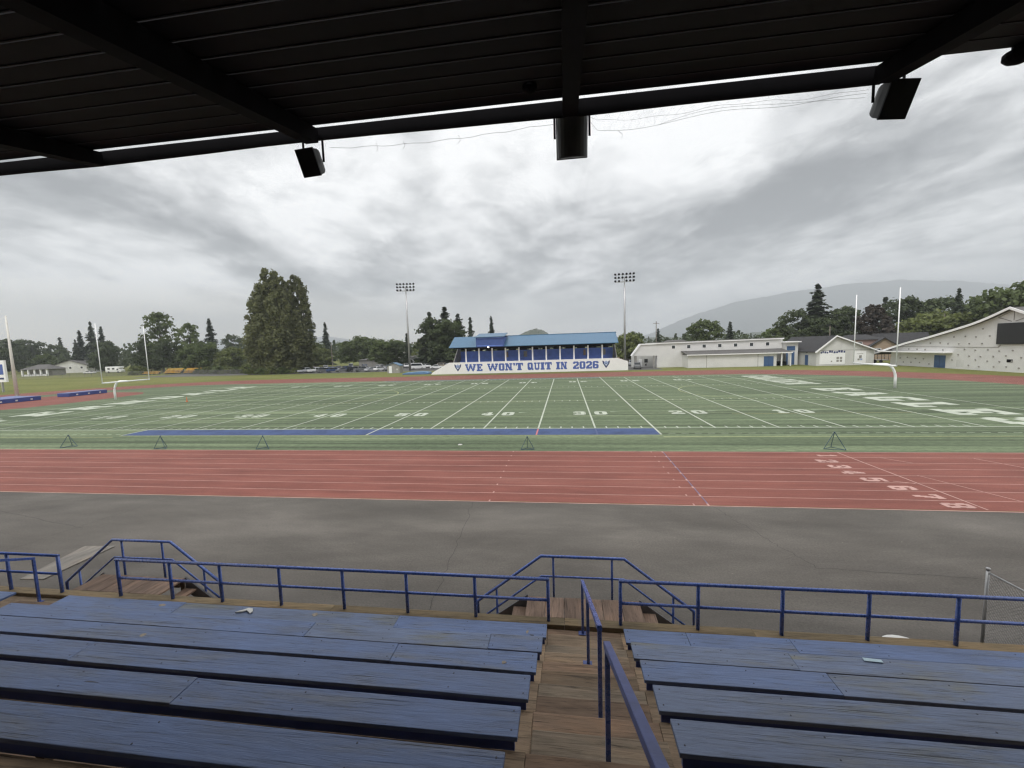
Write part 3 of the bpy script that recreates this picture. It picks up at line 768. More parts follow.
# ------------------------------------------------------------------ things on the pavement
mb = MB(); mb.prism([(-16.91,9.78),(-16.12,9.84),(-16.2,11.9),(-17.36,11.82)], 2, .006, .04)
o = mb.build('ground_board', M['board'], bevel=.006); tag(o, 'weathered pale board lying flat on the pavement behind the left rail', 'board')
mb = MB(); n = 20
prof_ = [(.43,.0),(.44,.05),(.40,.12),(.28,.17),(.10,.185),(.001,.187)]
for i in range(len(prof_)-1):
    for j in range(n):
        a, b = 2*PI*j/n, 2*PI*(j+1)/n; (r0,z0),(r1,z1) = prof_[i], prof_[i+1]
        mb.face([(r0*math.cos(a),r0*.8*math.sin(a),z0),(r0*math.cos(b),r0*.8*math.sin(b),z0),(r1*math.cos(b),r1*.8*math.sin(b),z1),(r1*math.cos(a),r1*.8*math.sin(a),z1)])
o = mb.build('tub_lid', M['paper'], smooth=True); o.location = (7.08,9.05,.006); tag(o, 'white domed tub lid on the pavement beyond the right rail', 'lid')
# chain link fence
t = thing('chain_link_fence', 'short galvanised chain link fence running out from the stand at the right', 'fence', (0,0,0))
fx, fy0, fy1, fh = 8.78, 7.1, 9.29, 1.70
for y in (fy0, fy1):
    mb = MB(); mb.tube([(fx-.03*(y-8.2),y,.004),(fx-.03*(y-8.2),y,fh+.05)], .03, 10); p = mb.build('fence_post', M['galv'], t, smooth=True)
    mb = MB(); mb.tube([(fx-.03*(y-8.2),y,fh+.045),(fx-.03*(y-8.2),y,fh+.10)], .036, 10); mb.build('post_cap', M['galv'], p, smooth=True)
mb = MB(); mb.tube([(fx+.03,fy0,fh),(fx-.03,fy1,fh)], .021, 8); mb.build('top_rail', M['galv'], t, smooth=True)
mb = MB(); W = fy1-fy0; stp = .075; k = -int(fh/stp)
def clipseg(c, s_):
    # line y = c + s*z inside 0<=z<=fh, fy0<=y<=fy1
    z0, z1 = 0.02, fh
    za = (fy0-c)/s_; zb = (fy1-c)/s_
    lo, hi = max(z0, min(za, zb)), min(z1, max(za, zb))
    if hi-lo > .02:
        mb.tube([(fx-.03*(c+s_*lo-8.2),c+s_*lo,lo),(fx-.03*(c+s_*hi-8.2),c+s_*hi,hi)], .0022, 4, caps=False)
for q in range(-30, 60):
    clipseg(fy0+q*stp, 1.0); clipseg(fy0+q*stp, -1.0)
mb.build('wire_mesh', M['galv'], t, fix=False)

# ------------------------------------------------------------------ far grandstand
def wall_text(mb, s, x0, x1, z0, z1, y, mi=0, gap=1.2, space=5):
    cells, W = text_cells(s, gap, space); sx = (x1-x0)/W; sz = (z1-z0)/10
    for (a,b,c,d) in cells:
        mb.box(x0+a*sx, y-.02, z0+b*sz, x0+c*sx, y, z0+d*sz, mi)
t = thing('far_grandstand', "blue roofed white grandstand across the field lettered WE WON'T QUIT IN 2026", 'grandstand', (0,103,0))
mb = MB(); mb.prism([(-35.4,.0),(15.5,.0),(15.5,2.25),(12.9,3.12),(-30.3,3.0),(-34.9,.55)], 1, 0, .25); fw = mb.build('front_wall', M['banner_white'], t)
mb = MB()
for s_, a, b in (("WE",-26.0,-21.4),("WON'T",-20.1,-10.75),("QUIT",-9.6,-3.4),("IN",-2.3,.45),("2026",1.95,8.3)):
    wall_text(mb, s_, a, b, .62, 2.5, -.003, gap=.9)
mb.build('wall_lettering', M['letter'], fw)
for x0 in (-28.95, 9.2):
    mb = MB()
    def poly(P, d, mi): mb.prism([(x0+px*1.9, .62+pz*1.9) for px, pz in P], 1, -.01-d, -.003-d*.5, mi)
    poly([(.0,1),(.14,.98),(.26,.86),(.24,.62),(.5,.30),(.78,.62),(.76,.86),(.88,.98),(1,1),(.92,.62),(.5,.0),(.1,.62)], .012, 0)
    poly([(.27,.84),(.40,.92),(.5,.99),(.60,.92),(.75,.84),(.77,.62),(.5,.32),(.25,.62)], .012, 1)
    poly([(.36,.72),(.47,.66),(.44,.52)], .03, 0); poly([(.64,.72),(.53,.66),(.58,.52)], .03, 0); poly([(.44,.45),(.5,.60),(.56,.45),(.5,.30)], .03, 2)
    mb.build('shield_emblem', [M['navy'], M['sky_blue'], M['post_white']], fw)
# columns and beam
for k in range(11):
    x = -25.75+3.5*k
    mb = MB(); mb.box(x-.16, .02, 3.0, x+.16, .24, 6.45) if False else mb.box(x-.17,.28,2.0,x+.17,.52,6.50); mb.build('column', M['post_white'], t)
mb = MB(); mb.box(-29.0,.27,6.52,12.4,.53,6.85); mb.build('eave_beam', M['dark'], t)
# stepped seating behind the wall, back boards, end walls
mb = MB()
for k in range(8): mb.box(-28.7, .6+k*.85, .02, 12.3, .6+(k+1)*.85-.003, 1.6+.32*k)
mb.build('seating_tiers', M['wallblue'], t)
mb = MB(); mb.box(-29.0, 7.5, .02, 12.7, 7.6, 5.75); mb.build('back_boards', M['wallblue'], t)
mb = MB()
for k in range(40):
    x = -29+k*1.04; mb.box(x, 7.55, 5.753+(.0 if k % 3 else .35), x+1.03, 7.65, 8.9)
mb.build('upper_shade_screen', M['dark'], t, fix=False)  # dark sheets standing in for the shade of the open gap under the roof
for x in (-24,-20.5,-17,-13.5,-10,-6.5,-3,.5,4,7.5,11): 
    mb = MB(); mb.box(x-.12,7.67,3.5,x+.12,7.8,8.7); mb.build('rear_post', M['dark'], t)
mb = MB(); mb.prism([(.3,.02),(7.6,.02),(7.6,6.9),(5.6,6.9),(.3,3.1)], 0, -29.25, -29.05); mb.build('end_wall', M['grey'], t)
mb = MB(); mb.prism([(.3,.02),(7.6,.02),(7.6,6.9),(5.6,6.9),(.3,3.1)], 0, 12.75, 12.95); mb.build('end_wall', M['grey'], t)
for k, (x, w) in enumerate(((-16.0,.5),(4.9,.6),(-11.2,.9),(9.8,.9))):
    mb = MB(); mb.box(x, 6.9, 3.6, x+w, 7.2, 5.4); mb.build('seat_post', M['tan'] if k < 2 else M['grey'], t)
# roof: slope up to a ridge and down behind
def roof_piece(x0, x1, y0, z0, y1, z1, name='roof_slope', mat='roofblue', th=.14):
    mb = MB(); mb.hexa([(x0,y0,z0-th),(x1,y0,z0-th),(x1,y1,z1-th),(x0,y1,z1-th),(x0,y0,z0),(x1,y0,z0),(x1,y1,z1),(x0,y1,z1)]); return mb.build(name, M[mat], t)
roof_piece(-29.9,-22.6,-1.0,6.95,5.0,9.75); roof_piece(-15.4,13.1,-1.0,6.97,5.0,9.62)
roof_piece(-30.0,13.3,5.003,9.75,9.0,8.7,'rear_roof_slope')
mb = MB(); mb.box(-22.6,-1.25,6.85,-15.4,4.6,9.35); pb = mb.build('press_box', M['pressblue'], t)
mb = MB(); mb.box(-22.3,-1.28,7.1,-15.7,-1.255,7.25); mb.box(-22.3,-1.28,9.05,-15.7,-1.255,9.2); mb.build('window_shutter', M['wallblue'], pb)
roof_piece(-22.95,-15.2,-1.6,9.42,5.2,10.5,'press_box_roof')
mb = MB(); mb.prism([(.16*math.cos(k*PI/6)-19.4,6.78+.16*math.sin(k*PI/6)) for k in range(12)], 1, -1.45, -1.30); l_ = mb.build('flood_lamp', M['lamp'], t)
mb = MB(); mb.box(-20.3,-1.5,6.55,-19.2,-1.26,6.62); mb.build('lamp_bracket', M['dark'], t)

# ------------------------------------------------------------------ floodlight masts
def mast(label, loc, h, w, rz):
    t = thing('floodlight_mast', label, 'floodlight', loc, rz, 'floodlight masts behind the far grandstand')
    mb = MB(); mb.tube([(0,0,0),(0,0,h*.5),(0,0,h-.3)], .36, 12, r2=.17); mb.build('pole', M['galv'], t, smooth=True)
    mb = MB()
    for k in range(3): mb.bar((-w/2,0,h+k*.95-1.5),(w/2,0,h+k*.95-1.5),.12)
    for x in (-w/2+.3,-.5,.5,w/2-.3): mb.bar((x,.02,h-1.55),(x,.02,h+.45),.09)
    mb.bar((-w/2,-.4,h-1.75),(w/2,-.4,h-1.75),.1); mb.build('cross_frame', M['galv'], t)
    lamp_me = None
    for k in range(3):
        for q in range(6):
            if k == 0 and q in (2,): continue
            if lamp_me is None:
                lb = MB(); n = 10
                lb.tube([(0,.05,.02),(0,-.16,-.02)], .17, n); lb.tube([(0,-.16,-.02),(0,-.44,-.12)], .19, n, r2=.32)
                lamp_me = lb.mesh('lamp_head', M['dark'], smooth=False)
            o = link('lamp_head', lamp_me, t); o.location = (-w/2+.22+q*(w-.44)/5+.05*math.sin(q*7+k*3), -.1, h+k*.95-1.28); o.rotation_euler = (0,0,R((q-2.5)*9))
    return t
mast('floodlight mast left of the far grandstand beside the blue pit cover', (-49.9,125,0), 27.0, 5.4, R(8))
mast('floodlight mast right of the far grandstand beside the white building', (17.15,120,0), 25.7, 5.2, R(-6))

# ------------------------------------------------------------------ goal posts
def goal(label, x, s_, yc=56.8):
    t = thing('goal_post', label, 'goal post', (x,yc,.012), 0, 'white football goal posts')
    mb = MB(); pts = [(s_*2.6,0,0),(s_*2.6,0,1.2)]+[(s_*(1.3+1.3*math.cos(a)),0,1.2+1.85*math.sin(a)) for a in [R(90*i/10) for i in range(1,11)]]+[(0,0,3.05)]
    mb.tube(pts, .15, 12); mb.build('gooseneck', M['post_white'], t, smooth=True)
    mb = MB(); mb.tube([(0,-3.6,3.05),(0,3.6,3.05)], .105, 12); mb.build('crossbar', M['post_white'], t, smooth=True)
    for y in (-3.56, 3.56):
        mb = MB(); mb.tube([(0,y,3.0),(0,y,12.2)], .058, 10); mb.build('upright', M['post_white'], t, smooth=True)
    return t
goal('white football goal post in front of the white gymnasium', 38.9, 1)
goal('white football goal post by the blue landing mats', -71.0, -1)

# ------------------------------------------------------------------ tripods at the track edge
def tripod(label, loc, rz, k):
    t = thing('marker_tripod', label, 'tripod', loc, rz, 'steel tripod frames along the inner track edge')
    ap = (0,0,.92*k); b = [(.52*k*math.cos(a),.42*k*math.sin(a),.02) for a in (R(200),R(340),R(90))]
    for p in b:
        mb = MB(); mb.tube([p,(p[0]*.03,p[1]*.03,ap[2])], .019, 6); mb.build('leg', M['tripod'], t)
    for i, j in ((0,1),(1,2),(2,0)):
        mb = MB(); mb.tube([b[i],b[j]], .016, 6); mb.build('brace', M['tripod'], t)
    mb = MB(); mb.tube([(0,0,ap[2]-.04),(0,0,ap[2]+.04)], .04, 8); mb.build('cap', M['tripod'], t)
    return t
tripod('dark steel tripod frame farthest left by the track', (-38.5,26.1,.012), R(35), 1.0)
tripod('dark steel tripod frame second from the left by the track', (-29.8,25.65,.012), R(0), 1.0)
tripod('dark steel tripod frame below the forty yard number left of centre', (-21.5,25.7,.012), R(4), 1.0)
tripod('dark steel tripod frame under the pink tipped yard line', (-2.55,25.75,.012), R(8), .9)
tripod('dark steel tripod frame beside the lane numbers', (15.9,26.0,.012), R(-14), 1.12)
mb = MB(); mb.tube([(0,0,0),(0,0,.06)], .16, 10); mb.tube([(0,0,.06),(0,0,.75)], .1, 10, r2=.03); o = mb.build('marker_cone', M['orange']); o.location = (-56.1,52.8,.014); tag(o, 'orange marker cone on the turf by the left end zone', 'cone')
mb = MB(); mb.prism([(-.12,-.08),(.1,-.1),(.16,.05),(-.05,.1)], 2, 0, .05); o = mb.build('towel_scrap', M['paper']); o.location = (-7.4,26.9,.013); tag(o, 'small white rag lying on the turf near the track', 'rag')

# ------------------------------------------------------------------ landing mats, shed, scoreboard, pole
def matt(label, x0, y0, x1, y1, h, top, side, group):
    t = thing('landing_mat', label, 'mat', ((x0+x1)/2,(y0+y1)/2,.016), 0, group)
    hx_, hy_ = (x1-x0)/2, (y1-y0)/2
    mb = MB(); mb.box(-hx_,-hy_,0,hx_,hy_,h-.06); mb.build('foam_block', M[side], t, bevel=.06)
    mb = MB(); mb.box(-hx_-.03,-hy_-.03,h-.055,hx_+.03,hy_+.03,h); mb.build('top_cover', M[top], t, bevel=.02)
    mb = MB()
    for k in range(3): mb.box(hx_+.031, -hy_+hy_*(.35+.6*k), .2, hx_+.036, -hy_+hy_*(.35+.6*k)+.3, .42)
    mb.build('white_tag', M['paper'], t); return t
matt('blue landing mat at the left edge below the tall pale pole', -97.5,52.2,-91.0,58.6,.72,'mat_pale','mat_blue','blue landing mats')
matt('blue landing mat left of the goal post', -93.6,62.6,-91.0,68.9,.68,'mat_pale','mat_blue','blue landing mats')
t = thing('pit_cover', 'low blue covered high jump pit left of the lettered wall', 'mat', (-40.3,106.2,.012))
mb = MB(); mb.prism([(-3.9,0),(3.6,0),(3.5,.45),(2.6,.62),(.5,.66),(-2.9,.5),(-3.8,.28)], 1, -1.4, 1.6); mb.build('cover', M['mat_teal'], t, bevel=.08)
mb = MB(); mb.box(-3.7,-1.46,.0,3.5,-1.41,.1); mb.build('cover_hem', M['mat_blue'], t)
t = thing('storage_shed', 'small grey shed with white door and blue roof beside the car park', 'shed', (-50.2,114.2,0))
mb = MB(); mb.prism([(-1.9,0),(1.9,0),(1.9,2.2),(0,3.0),(-1.9,2.2)], 1, -1.3, 1.3); mb.build('wall', M['stone'] if 'stone' in M else M['grey'], t)
mb = MB(); mb.hexa([(-2.1,-1.5,2.13),(0,-1.5,3.02),(0,1.5,3.02),(-2.1,1.5,2.13),(-2.1,-1.5,2.23),(0,-1.5,3.12),(0,1.5,3.12),(-2.1,1.5,2.23)]); mb.hexa([(0.003,-1.5,3.02),(2.1,-1.5,2.13),(2.1,1.5,2.13),(0.003,1.5,3.02),(0.003,-1.5,3.12),(2.1,-1.5,2.23),(2.1,1.5,2.23),(0.003,1.5,3.12)]); mb.build('roof', M['roofblue'], t)
mb = MB(); mb.box(-1.35,-1.34,.05,-.45,-1.305,2.1); mb.build('door', M['post_white'], t)
mb = MB(); mb.prism([(.9,.9),(1.15,1.5),(1.4,.9)], 1, -1.33, -1.305); mb.build('emblem_plate', M['paper'], t)
# scoreboard at the left frame edge
t = thing('field_scoreboard', 'white framed blue scoreboard cut by the left edge of the view', 'scoreboard', (-124.9,75,0), 0)
mb = MB(); mb.box(-8,-.2,2.3,0,.2,7.2); mb.build('cabinet', M['post_white'], t)
mb = MB(); mb.box(-7.6,-.24,4.0,-.45,-.205,6.3); mb.build('blue_panel', M['letter'], t)
mb = MB(); mb.box(-7.6,-.235,2.9,-.5,-.205,3.3); mb.build('caption_band', M['navy'], t)
for x in (-6.5,-1.5):
    mb = MB(); mb.box(x-.15,-.15,0,x+.15,.15,2.3); mb.build('post', M['galv'], t)
t = thing('tall_pole', 'tall pale tapered pole behind the left landing mat', 'pole', (-108.1,66,.008))
mb = MB(); mb.tube([(0,0,0),(0,0,8),(0,0,15.8)], .30, 12, r2=.13); mb.build('shaft', M['palepole'], t, smooth=True)
mb = MB(); mb.box(-.35,-.35,0,.35,.35,.06); mb.build('base_plate', M['galv'], t)

# ------------------------------------------------------------------ white school building
t = thing('school_building', 'long low white building with a row of small square windows and dark lean-to roof', 'building', (0,111,0))
mb = MB(); mb.prism([(24.2,0),(54.9,0),(54.9,6.55),(24.2,6.25)], 1, 0, 14); mb.build('wall', M['white'], t)
mb = MB(); mb.prism([(23.9,6.253),(55.1,6.553),(55.1,6.85),(23.9,6.55)], 1, -.35, 14.2); mb.build('roof_fascia', M['post_white'], t)
mb = MB(); mb.prism([(23.85,6.555),(55.15,6.855),(55.15,6.93),(23.85,6.63)], 1, -.4, 14.3); mb.build('roof', M['greyroof'], t)
for k in range(7):
    x = 27.9+3.84*k; z = 4.9+.006*k*3
    mb = MB(); mb.box(x-.08,-.05,z-.08,x+.88,-.003,z+.88); w_ = mb.build('window', M['post_white'], t)
    mb = MB(); mb.box(x,-.07,z,x+.80,-.052,z+.8); mb.build('pane', M['glass'], w_)
# lean-to
mb = MB(); mb.box(30.6,-5,0,51.2,-.004,3.15); lt = mb.build('lean_to_wall', M['white'], t)
mb = MB(); mb.hexa([(30.2,-5.5,3.25),(51.5,-5.5,3.25),(51.5,-.01,4.05),(30.2,-.01,4.05),(30.2,-5.5,3.38),(51.5,-5.5,3.38),(51.5,-.01,4.2),(30.2,-.01,4.2)]); mb.hexa([(51.503,-5.5,3.25),(54.6,-5.5,3.25),(54.6,-.01,4.05),(51.503,-.01,4.05),(51.503,-5.5,3.38),(54.6,-5.5,3.38),(54.6,-.01,4.2),(51.503,-.01,4.2)]); mb.build('lean_to_roof', M['greyroof'], t)
mb = MB(); mb.box(30.15,-5.56,3.12,54.6,-5.505,3.34); mb.build('gutter', M['post_white'], t)
mb = MB(); mb.box(34.95,-5.03,0,35.05,-5.004,3.1); mb.box(46.9,-5.03,0,47.0,-5.004,3.1); mb.build('downpipe', M['grey'], t)
mb = MB(); mb.box(48.3,-5.06,.05,50.5,-5.004,2.45); d = mb.build('door', M['doorblue'], t)
mb = MB(); mb.box(49.37,-5.075,.05,49.43,-5.062,2.45); mb.build('door_gap', M['navy'], d)
for x in (52.3,54.3):
    mb = MB(); mb.box(x-.12,-5.2,0,x+.12,-4.95,3.24); mb.build('porch_post', M['post_white'], t)
for x0, x1, z1, dm in ((54.95,57.8,5.0,'white'),):
    mb = MB(); mb.box(x0,-1.5,0,x1,6,5.6); mb.build('link_wall', M[dm], t)
mb = MB(); mb.box(54.6,-2.2,5.62,58.2,6.4,5.9); mb.build('link_roof', M['post_white'], t)
for x0, x1, z0, z1 in ((55.0,55.5,.05,3.3),(56.0,57.0,.05,3.3),(55.2,57.1,3.6,4.7)):
    mb = MB(); mb.box(x0,-1.56,z0,x1,-1.504,z1); mb.build('door' if z0 < 1 else 'blue_panel', M['doorblue'], t)
mb = MB(); mb.box(52.6,-3.2,0,54.4,-1.8,1.0); mb.build('bin_store', M['dark'], t)
# left entry bay with a raked end
mb = MB(); mb.prism([(17.7,3.25),(24.19,3.15),(24.19,6.15),(19.9,6.1)], 1, .0, 1.2); mb.build('entry_gable', M['white'], t)
mb = MB(); mb.prism([(17.45,3.3),(17.75,3.2),(19.95,6.105),(24.19,6.155),(24.19,6.45),(19.75,6.4)], 1, -.25, 1.4); mb.build('entry_roof', M['post_white'], t)
mb = MB(); mb.box(18.2,4.2,0,24.19,4.4,3.14); mb.build('entry_wall', M['white2'], t)
mb = MB(); mb.box(18.4,.1,0,19.0,.7,3.2); mb.box(23.2,.1,0,23.6,.5,3.14); mb.build('entry_post', M['grey'], t)
mb = MB(); mb.box(20.2,4.13,.02,21.1,4.19,2.2); mb.build('entry_door', M['post_white'], t)
mb = MB(); mb.box(21.7,4.13,1.2,22.6,4.19,2.2); mb.build('entry_window', M['glass'], t)

# ------------------------------------------------------------------ gabled hall
t = thing('gabled_hall', 'white gabled hall with dark shingle roof and lettered banner on its front', 'building', (0,103,0))
mb = MB(); mb.prism([(58.4,0),(70.6,0),(70.6,3.45),(62.3,6.75),(58.4,3.4)], 1, 0, 18); mb.build('wall', M['white2'], t)
def slope(x0,z0,x1,z1,nm,mat,th=.18):
    mb = MB(); mb.hexa([(x0,-.5,z0),(x1,-.5,z1),(x1,18.3,z1),(x0,18.3,z0),(x0,-.5,z0+th),(x1,-.5,z1+th),(x1,18.3,z1+th),(x0,18.3,z0+th)]); mb.build(nm, M[mat], t)
slope(58.0,3.15,62.298,6.80,'roof_slope','darkroof'); slope(62.302,6.80,71.4,3.22,'roof_slope','darkroof')
mb = MB(); mb.prism([(57.85,3.05),(58.0,3.0),(62.3,6.72),(71.4,3.0),(71.5,3.22),(62.3,7.02),(57.8,3.3)], 1, -.60, -.503); mb.build('barge_board', M['post_white'], t)
mb = MB(); mb.box(58.2,-.02,3.5,70.5,-.003,3.6); mb.build('trim_band', M['grey'], t)
mb = MB(); mb.box(58.33,3.2,.05,58.397,4.4,2.5); mb.build('side_door', M['doorblue'], t)
mb = MB(); mb.box(58.30,3.5,3.0,58.38,3.9,3.3); mb.build('wall_lamp', M['dark'], t)
def banner(label, x0, x1, z0, z1, marks):
    b = thing('wall_banner', label, 'banner', (x0,102.985,z0))
    mb = MB(); mb.box(0,-.02,0,x1-x0,0,z1-z0); mb.build('cloth', M['post_white'], b)
    groups = {}
    for (a,c,d,e,m) in marks: groups.setdefault(m, []).append((a,c,d,e))
    mb = MB()
    for m, L in groups.items():
        for k, (a,c,d,e) in enumerate(L):
            if m == 'navy': mb.box(a,-.03-.001*k,c,d,-.022,e)
            else:
                q = MB(); q.box(a,-.03,c,d,-.022,e); q.build('picture_panel', M[m], b)
    if mb.v: mb.build('lettering', M['navy'], b)
    return b
rb = random.Random(4)
marks = []
x = .15
while x < 5.1:
    w = rb.uniform(.28,.45); zz = 2.62+rb.uniform(-.12,.12); marks.append((x,zz,x+w,zz+rb.uniform(.35,.55),'navy')); x += w+rb.uniform(.06,.16)
marks += [(3.6,.5,4.1,1.0,'grey'),(4.3,.5,4.8,1.0,'grey'),(3.6,1.15,4.1,1.65,'grey'),(4.3,1.15,4.8,1.65,'grey'),(2.4,.5,2.7,.8,'grey')]
banner('white banner with a line of dark blue lettering on the hall front', 59.1, 64.5, .35, 3.47, marks)
banner('white poster with a small grey drawing right of the lettered banner', 66.4, 68.9, .35, 3.2, [(1.05,1.2,1.6,1.9,'grey'),(.75,.75,1.2,1.15,'grey'),(1.3,.75,1.75,1.15,'sky_blue'),(.6,2.2,1.9,2.3,'grey')])

# ------------------------------------------------------------------ gymnasium with the swooping roof
t = thing('gymnasium', 'white block gymnasium with a swooping gable roof at the right', 'building', (72.8,0,0))
cur = [(107.0,2.15),(104.4,2.60),(99.9,3.85),(95.7,4.92),(91.9,5.70),(88.5,6.52),(85.3,7.33),(82.4,8.12),(79.7,9.07),(76.5,10.42)]
cur = cur+[(76.5*2-y, z) for y, z in reversed(cur[:-1])]
def smooth(P, n=4):
    out = []
    for i in range(len(P)-1):
        p0 = P[max(0,i-1)]; p1 = P[i]; p2 = P[i+1]; p3 = P[min(len(P)-1,i+2)]
        if abs(P[i][0]-76.5) < .01: p0 = (2*p1[0]-p2[0], 2*p1[1]-p2[1])
        if abs(P[i+1][0]-76.5) < .01: p3 = (2*p2[0]-p1[0], 2*p2[1]-p1[1])
        for k in range(n):
            u = k/n; out.append(tuple(.5*((2*b)+(c-a)*u+(2*a-5*b+4*c-d)*u*u+(-a+3*b-3*c+d)*u**3) for a,b,c,d in zip(p0,p1,p2,p3)))
    return out+[P[-1]]
C2 = smooth(cur)
inner = [(y, z) for y, z in C2 if 53.5 < y < 101.4]
mb = MB(); mb.prism([(101.4,0)]+[(y,z-.02) for y,z in inner]+[(53.5,0)], 0, 0, 40); gw = mb.build('wall', M['white'], t)
mb = MB(); nC = len(C2)
for i in range(nC-1):
    (ya,za),(yb,zb) = C2[i], C2[i+1]
    mb.hexa([(-.72,ya,za),(40,ya,za),(40,yb,zb),(-.72,yb,zb),(-.72,ya,za+.22),(40,ya,za+.22),(40,yb,zb+.22),(-.72,yb,zb+.22)])
mb.build('roof', M['greyroof'], t)
mb = MB()
for i in range(nC-1):
    (ya,za),(yb,zb) = C2[i], C2[i+1]
    mb.hexa([(-.86,ya,za-.10),(-.725,ya,za-.10),(-.725,yb,zb-.10),(-.86,yb,zb-.10),(-.86,ya,za+.30),(-.725,ya,za+.30),(-.725,yb,zb+.30),(-.86,yb,zb+.30)])
mb.build('roof_edge', M['post_white'], t, fix=True)
mb = MB(); mb.box(-.06,88.0,.05,-.003,90.35,2.45); d = mb.build('door', M['doorblue'], t)
mb = MB(); mb.box(-.075,89.15,.05,-.062,89.2,2.45); mb.build('door_gap', M['navy'], d)
mb = MB(); mb.box(-1.5,86.6,2.95,-.003,102.5,3.17); mb.build('awning', M['post_white'], t)
mb = MB(); mb.box(-.05,78.6,4.05,-.003,101,4.13); mb.bar((-.03,78.6,4.09),(-.03,78.2,4.5),.08); mb.build('conduit', M['grey'], t)
mb = MB(); mb.bar((-.03,78.9,9.1),(-.03,76.8,8.35),.10); mb.bar((-.03,74.1,9.1),(-.03,76.2,8.35),.10); mb.bar((-.03,78.9,9.1),(-.03,76.56,10.1),.06); mb.bar((-.03,76.5,10.1),(-.03,76.5,8.5),.06); mb.build('gable_bracket', M['grey'], t)
mb = MB(); mb.box(-.02,84.4,.4,-.003,85.8,1.75); mb.box(-.02,80.2,4.02,-.003,81.1,4.7) if False else None; mb.build('patched_panel', M['white2'], t)
mb = MB(); mb.box(-.03,76.2,1.6,-.003,77.1,2.1); mb.build('wall_vent', M['dark'], t)
vb = MB(); vb.prism([(.12*math.cos(k*PI/4), .14*math.sin(k*PI/4)) for k in range(8)], 0, -.10, -.003); vme = vb.mesh('wall_block', M['grey'])
rv = random.Random(9)
def roof_z(y):
    for (a,b),(c,d) in zip(C2, C2[1:]):
        if min(a,c) <= y <= max(a,c): return b+(d-b)*(y-a)/(c-a)
    return 3
nb_ = 0
for zi, z in enumerate((.75,1.75,2.55,3.55,4.75,6.0,7.2,8.4)):
    for k in range(13):
        y = 75.2+k*2.05+(zi % 2)*1.0+rv.uniform(-.25,.25); zz = z+rv.uniform(-.12,.12)
        if y > 100 or zz > roof_z(y)-.75 or (zz > 4.2 and y < 79.8) or (86.2 < y < 103 and 2.3 < zz < 3.5) or (87.3 < y < 91 and zz < 3) or (84 < y < 86.2 and zz < 2.1): continue
        o = link('wall_block', vme, t); o.location = (0,y,zz); nb_ += 1
sbd = thing('scoreboard', 'black rectangular scoreboard mounted on the gymnasium wall', 'scoreboard', (72.79,75.6,6.35))
mb = MB(); mb.box(-.30,-5.2,-1.75,-.005,3.1,1.75); mb.build('cabinet', M['screen'], sbd, bevel=.03)
mb = MB(); mb.box(-.325,-5.05,-1.6,-.305,2.95,1.6); mb.build('screen', M['glass'] if False else M['screen'], sbd)
# clutter in the gap between the hall and the gymnasium
t = thing('utility_trailer', 'grey wire sided trailer parked between the hall and the gymnasium', 'trailer', (76.2,110.5,0), R(-8))
mb = MB(); mb.box(-2.2,-.8,.55,2.2,.8,.75); mb.build('bed', M['grey'], t)
for x in (-2.15,-.75,.7,2.15):
    mb = MB(); mb.bar((x,-.8,.75),(x,-.8,2.3),.07); mb.bar((x,.8,.75),(x,.8,2.3),.07); mb.build('stake', M['dark'], t)
mb = MB(); mb.bar((-2.2,-.8,2.3),(2.2,-.8,2.3),.07); mb.bar((-2.2,-.8,1.5),(2.2,-.8,1.5),.05); mb.bar((-2.2,.8,2.3),(2.2,.8,2.3),.07); mb.bar((-2.2,-.8,.8),(-.7,-.8,2.2),.05); mb.bar((.7,-.8,2.2),(2.1,-.8,.8),.05); mb.build('side_rails', M['grey'], t)
for x in (-.6,.6):
    mb = MB(); mb.tube([(x,-.95,.36),(x,-.75,.36)], .34, 14); mb.build('wheel', M['tyre'], t)
mb = MB(); mb.box(-.6,-.5,0,.6,.5,1.05); o = mb.build('waste_bin', M['dark'], None, bevel=.05); o.location = (71.7,105.4,0); tag(o, 'dark waste bin beside the trailer at the hall corner', 'bin')

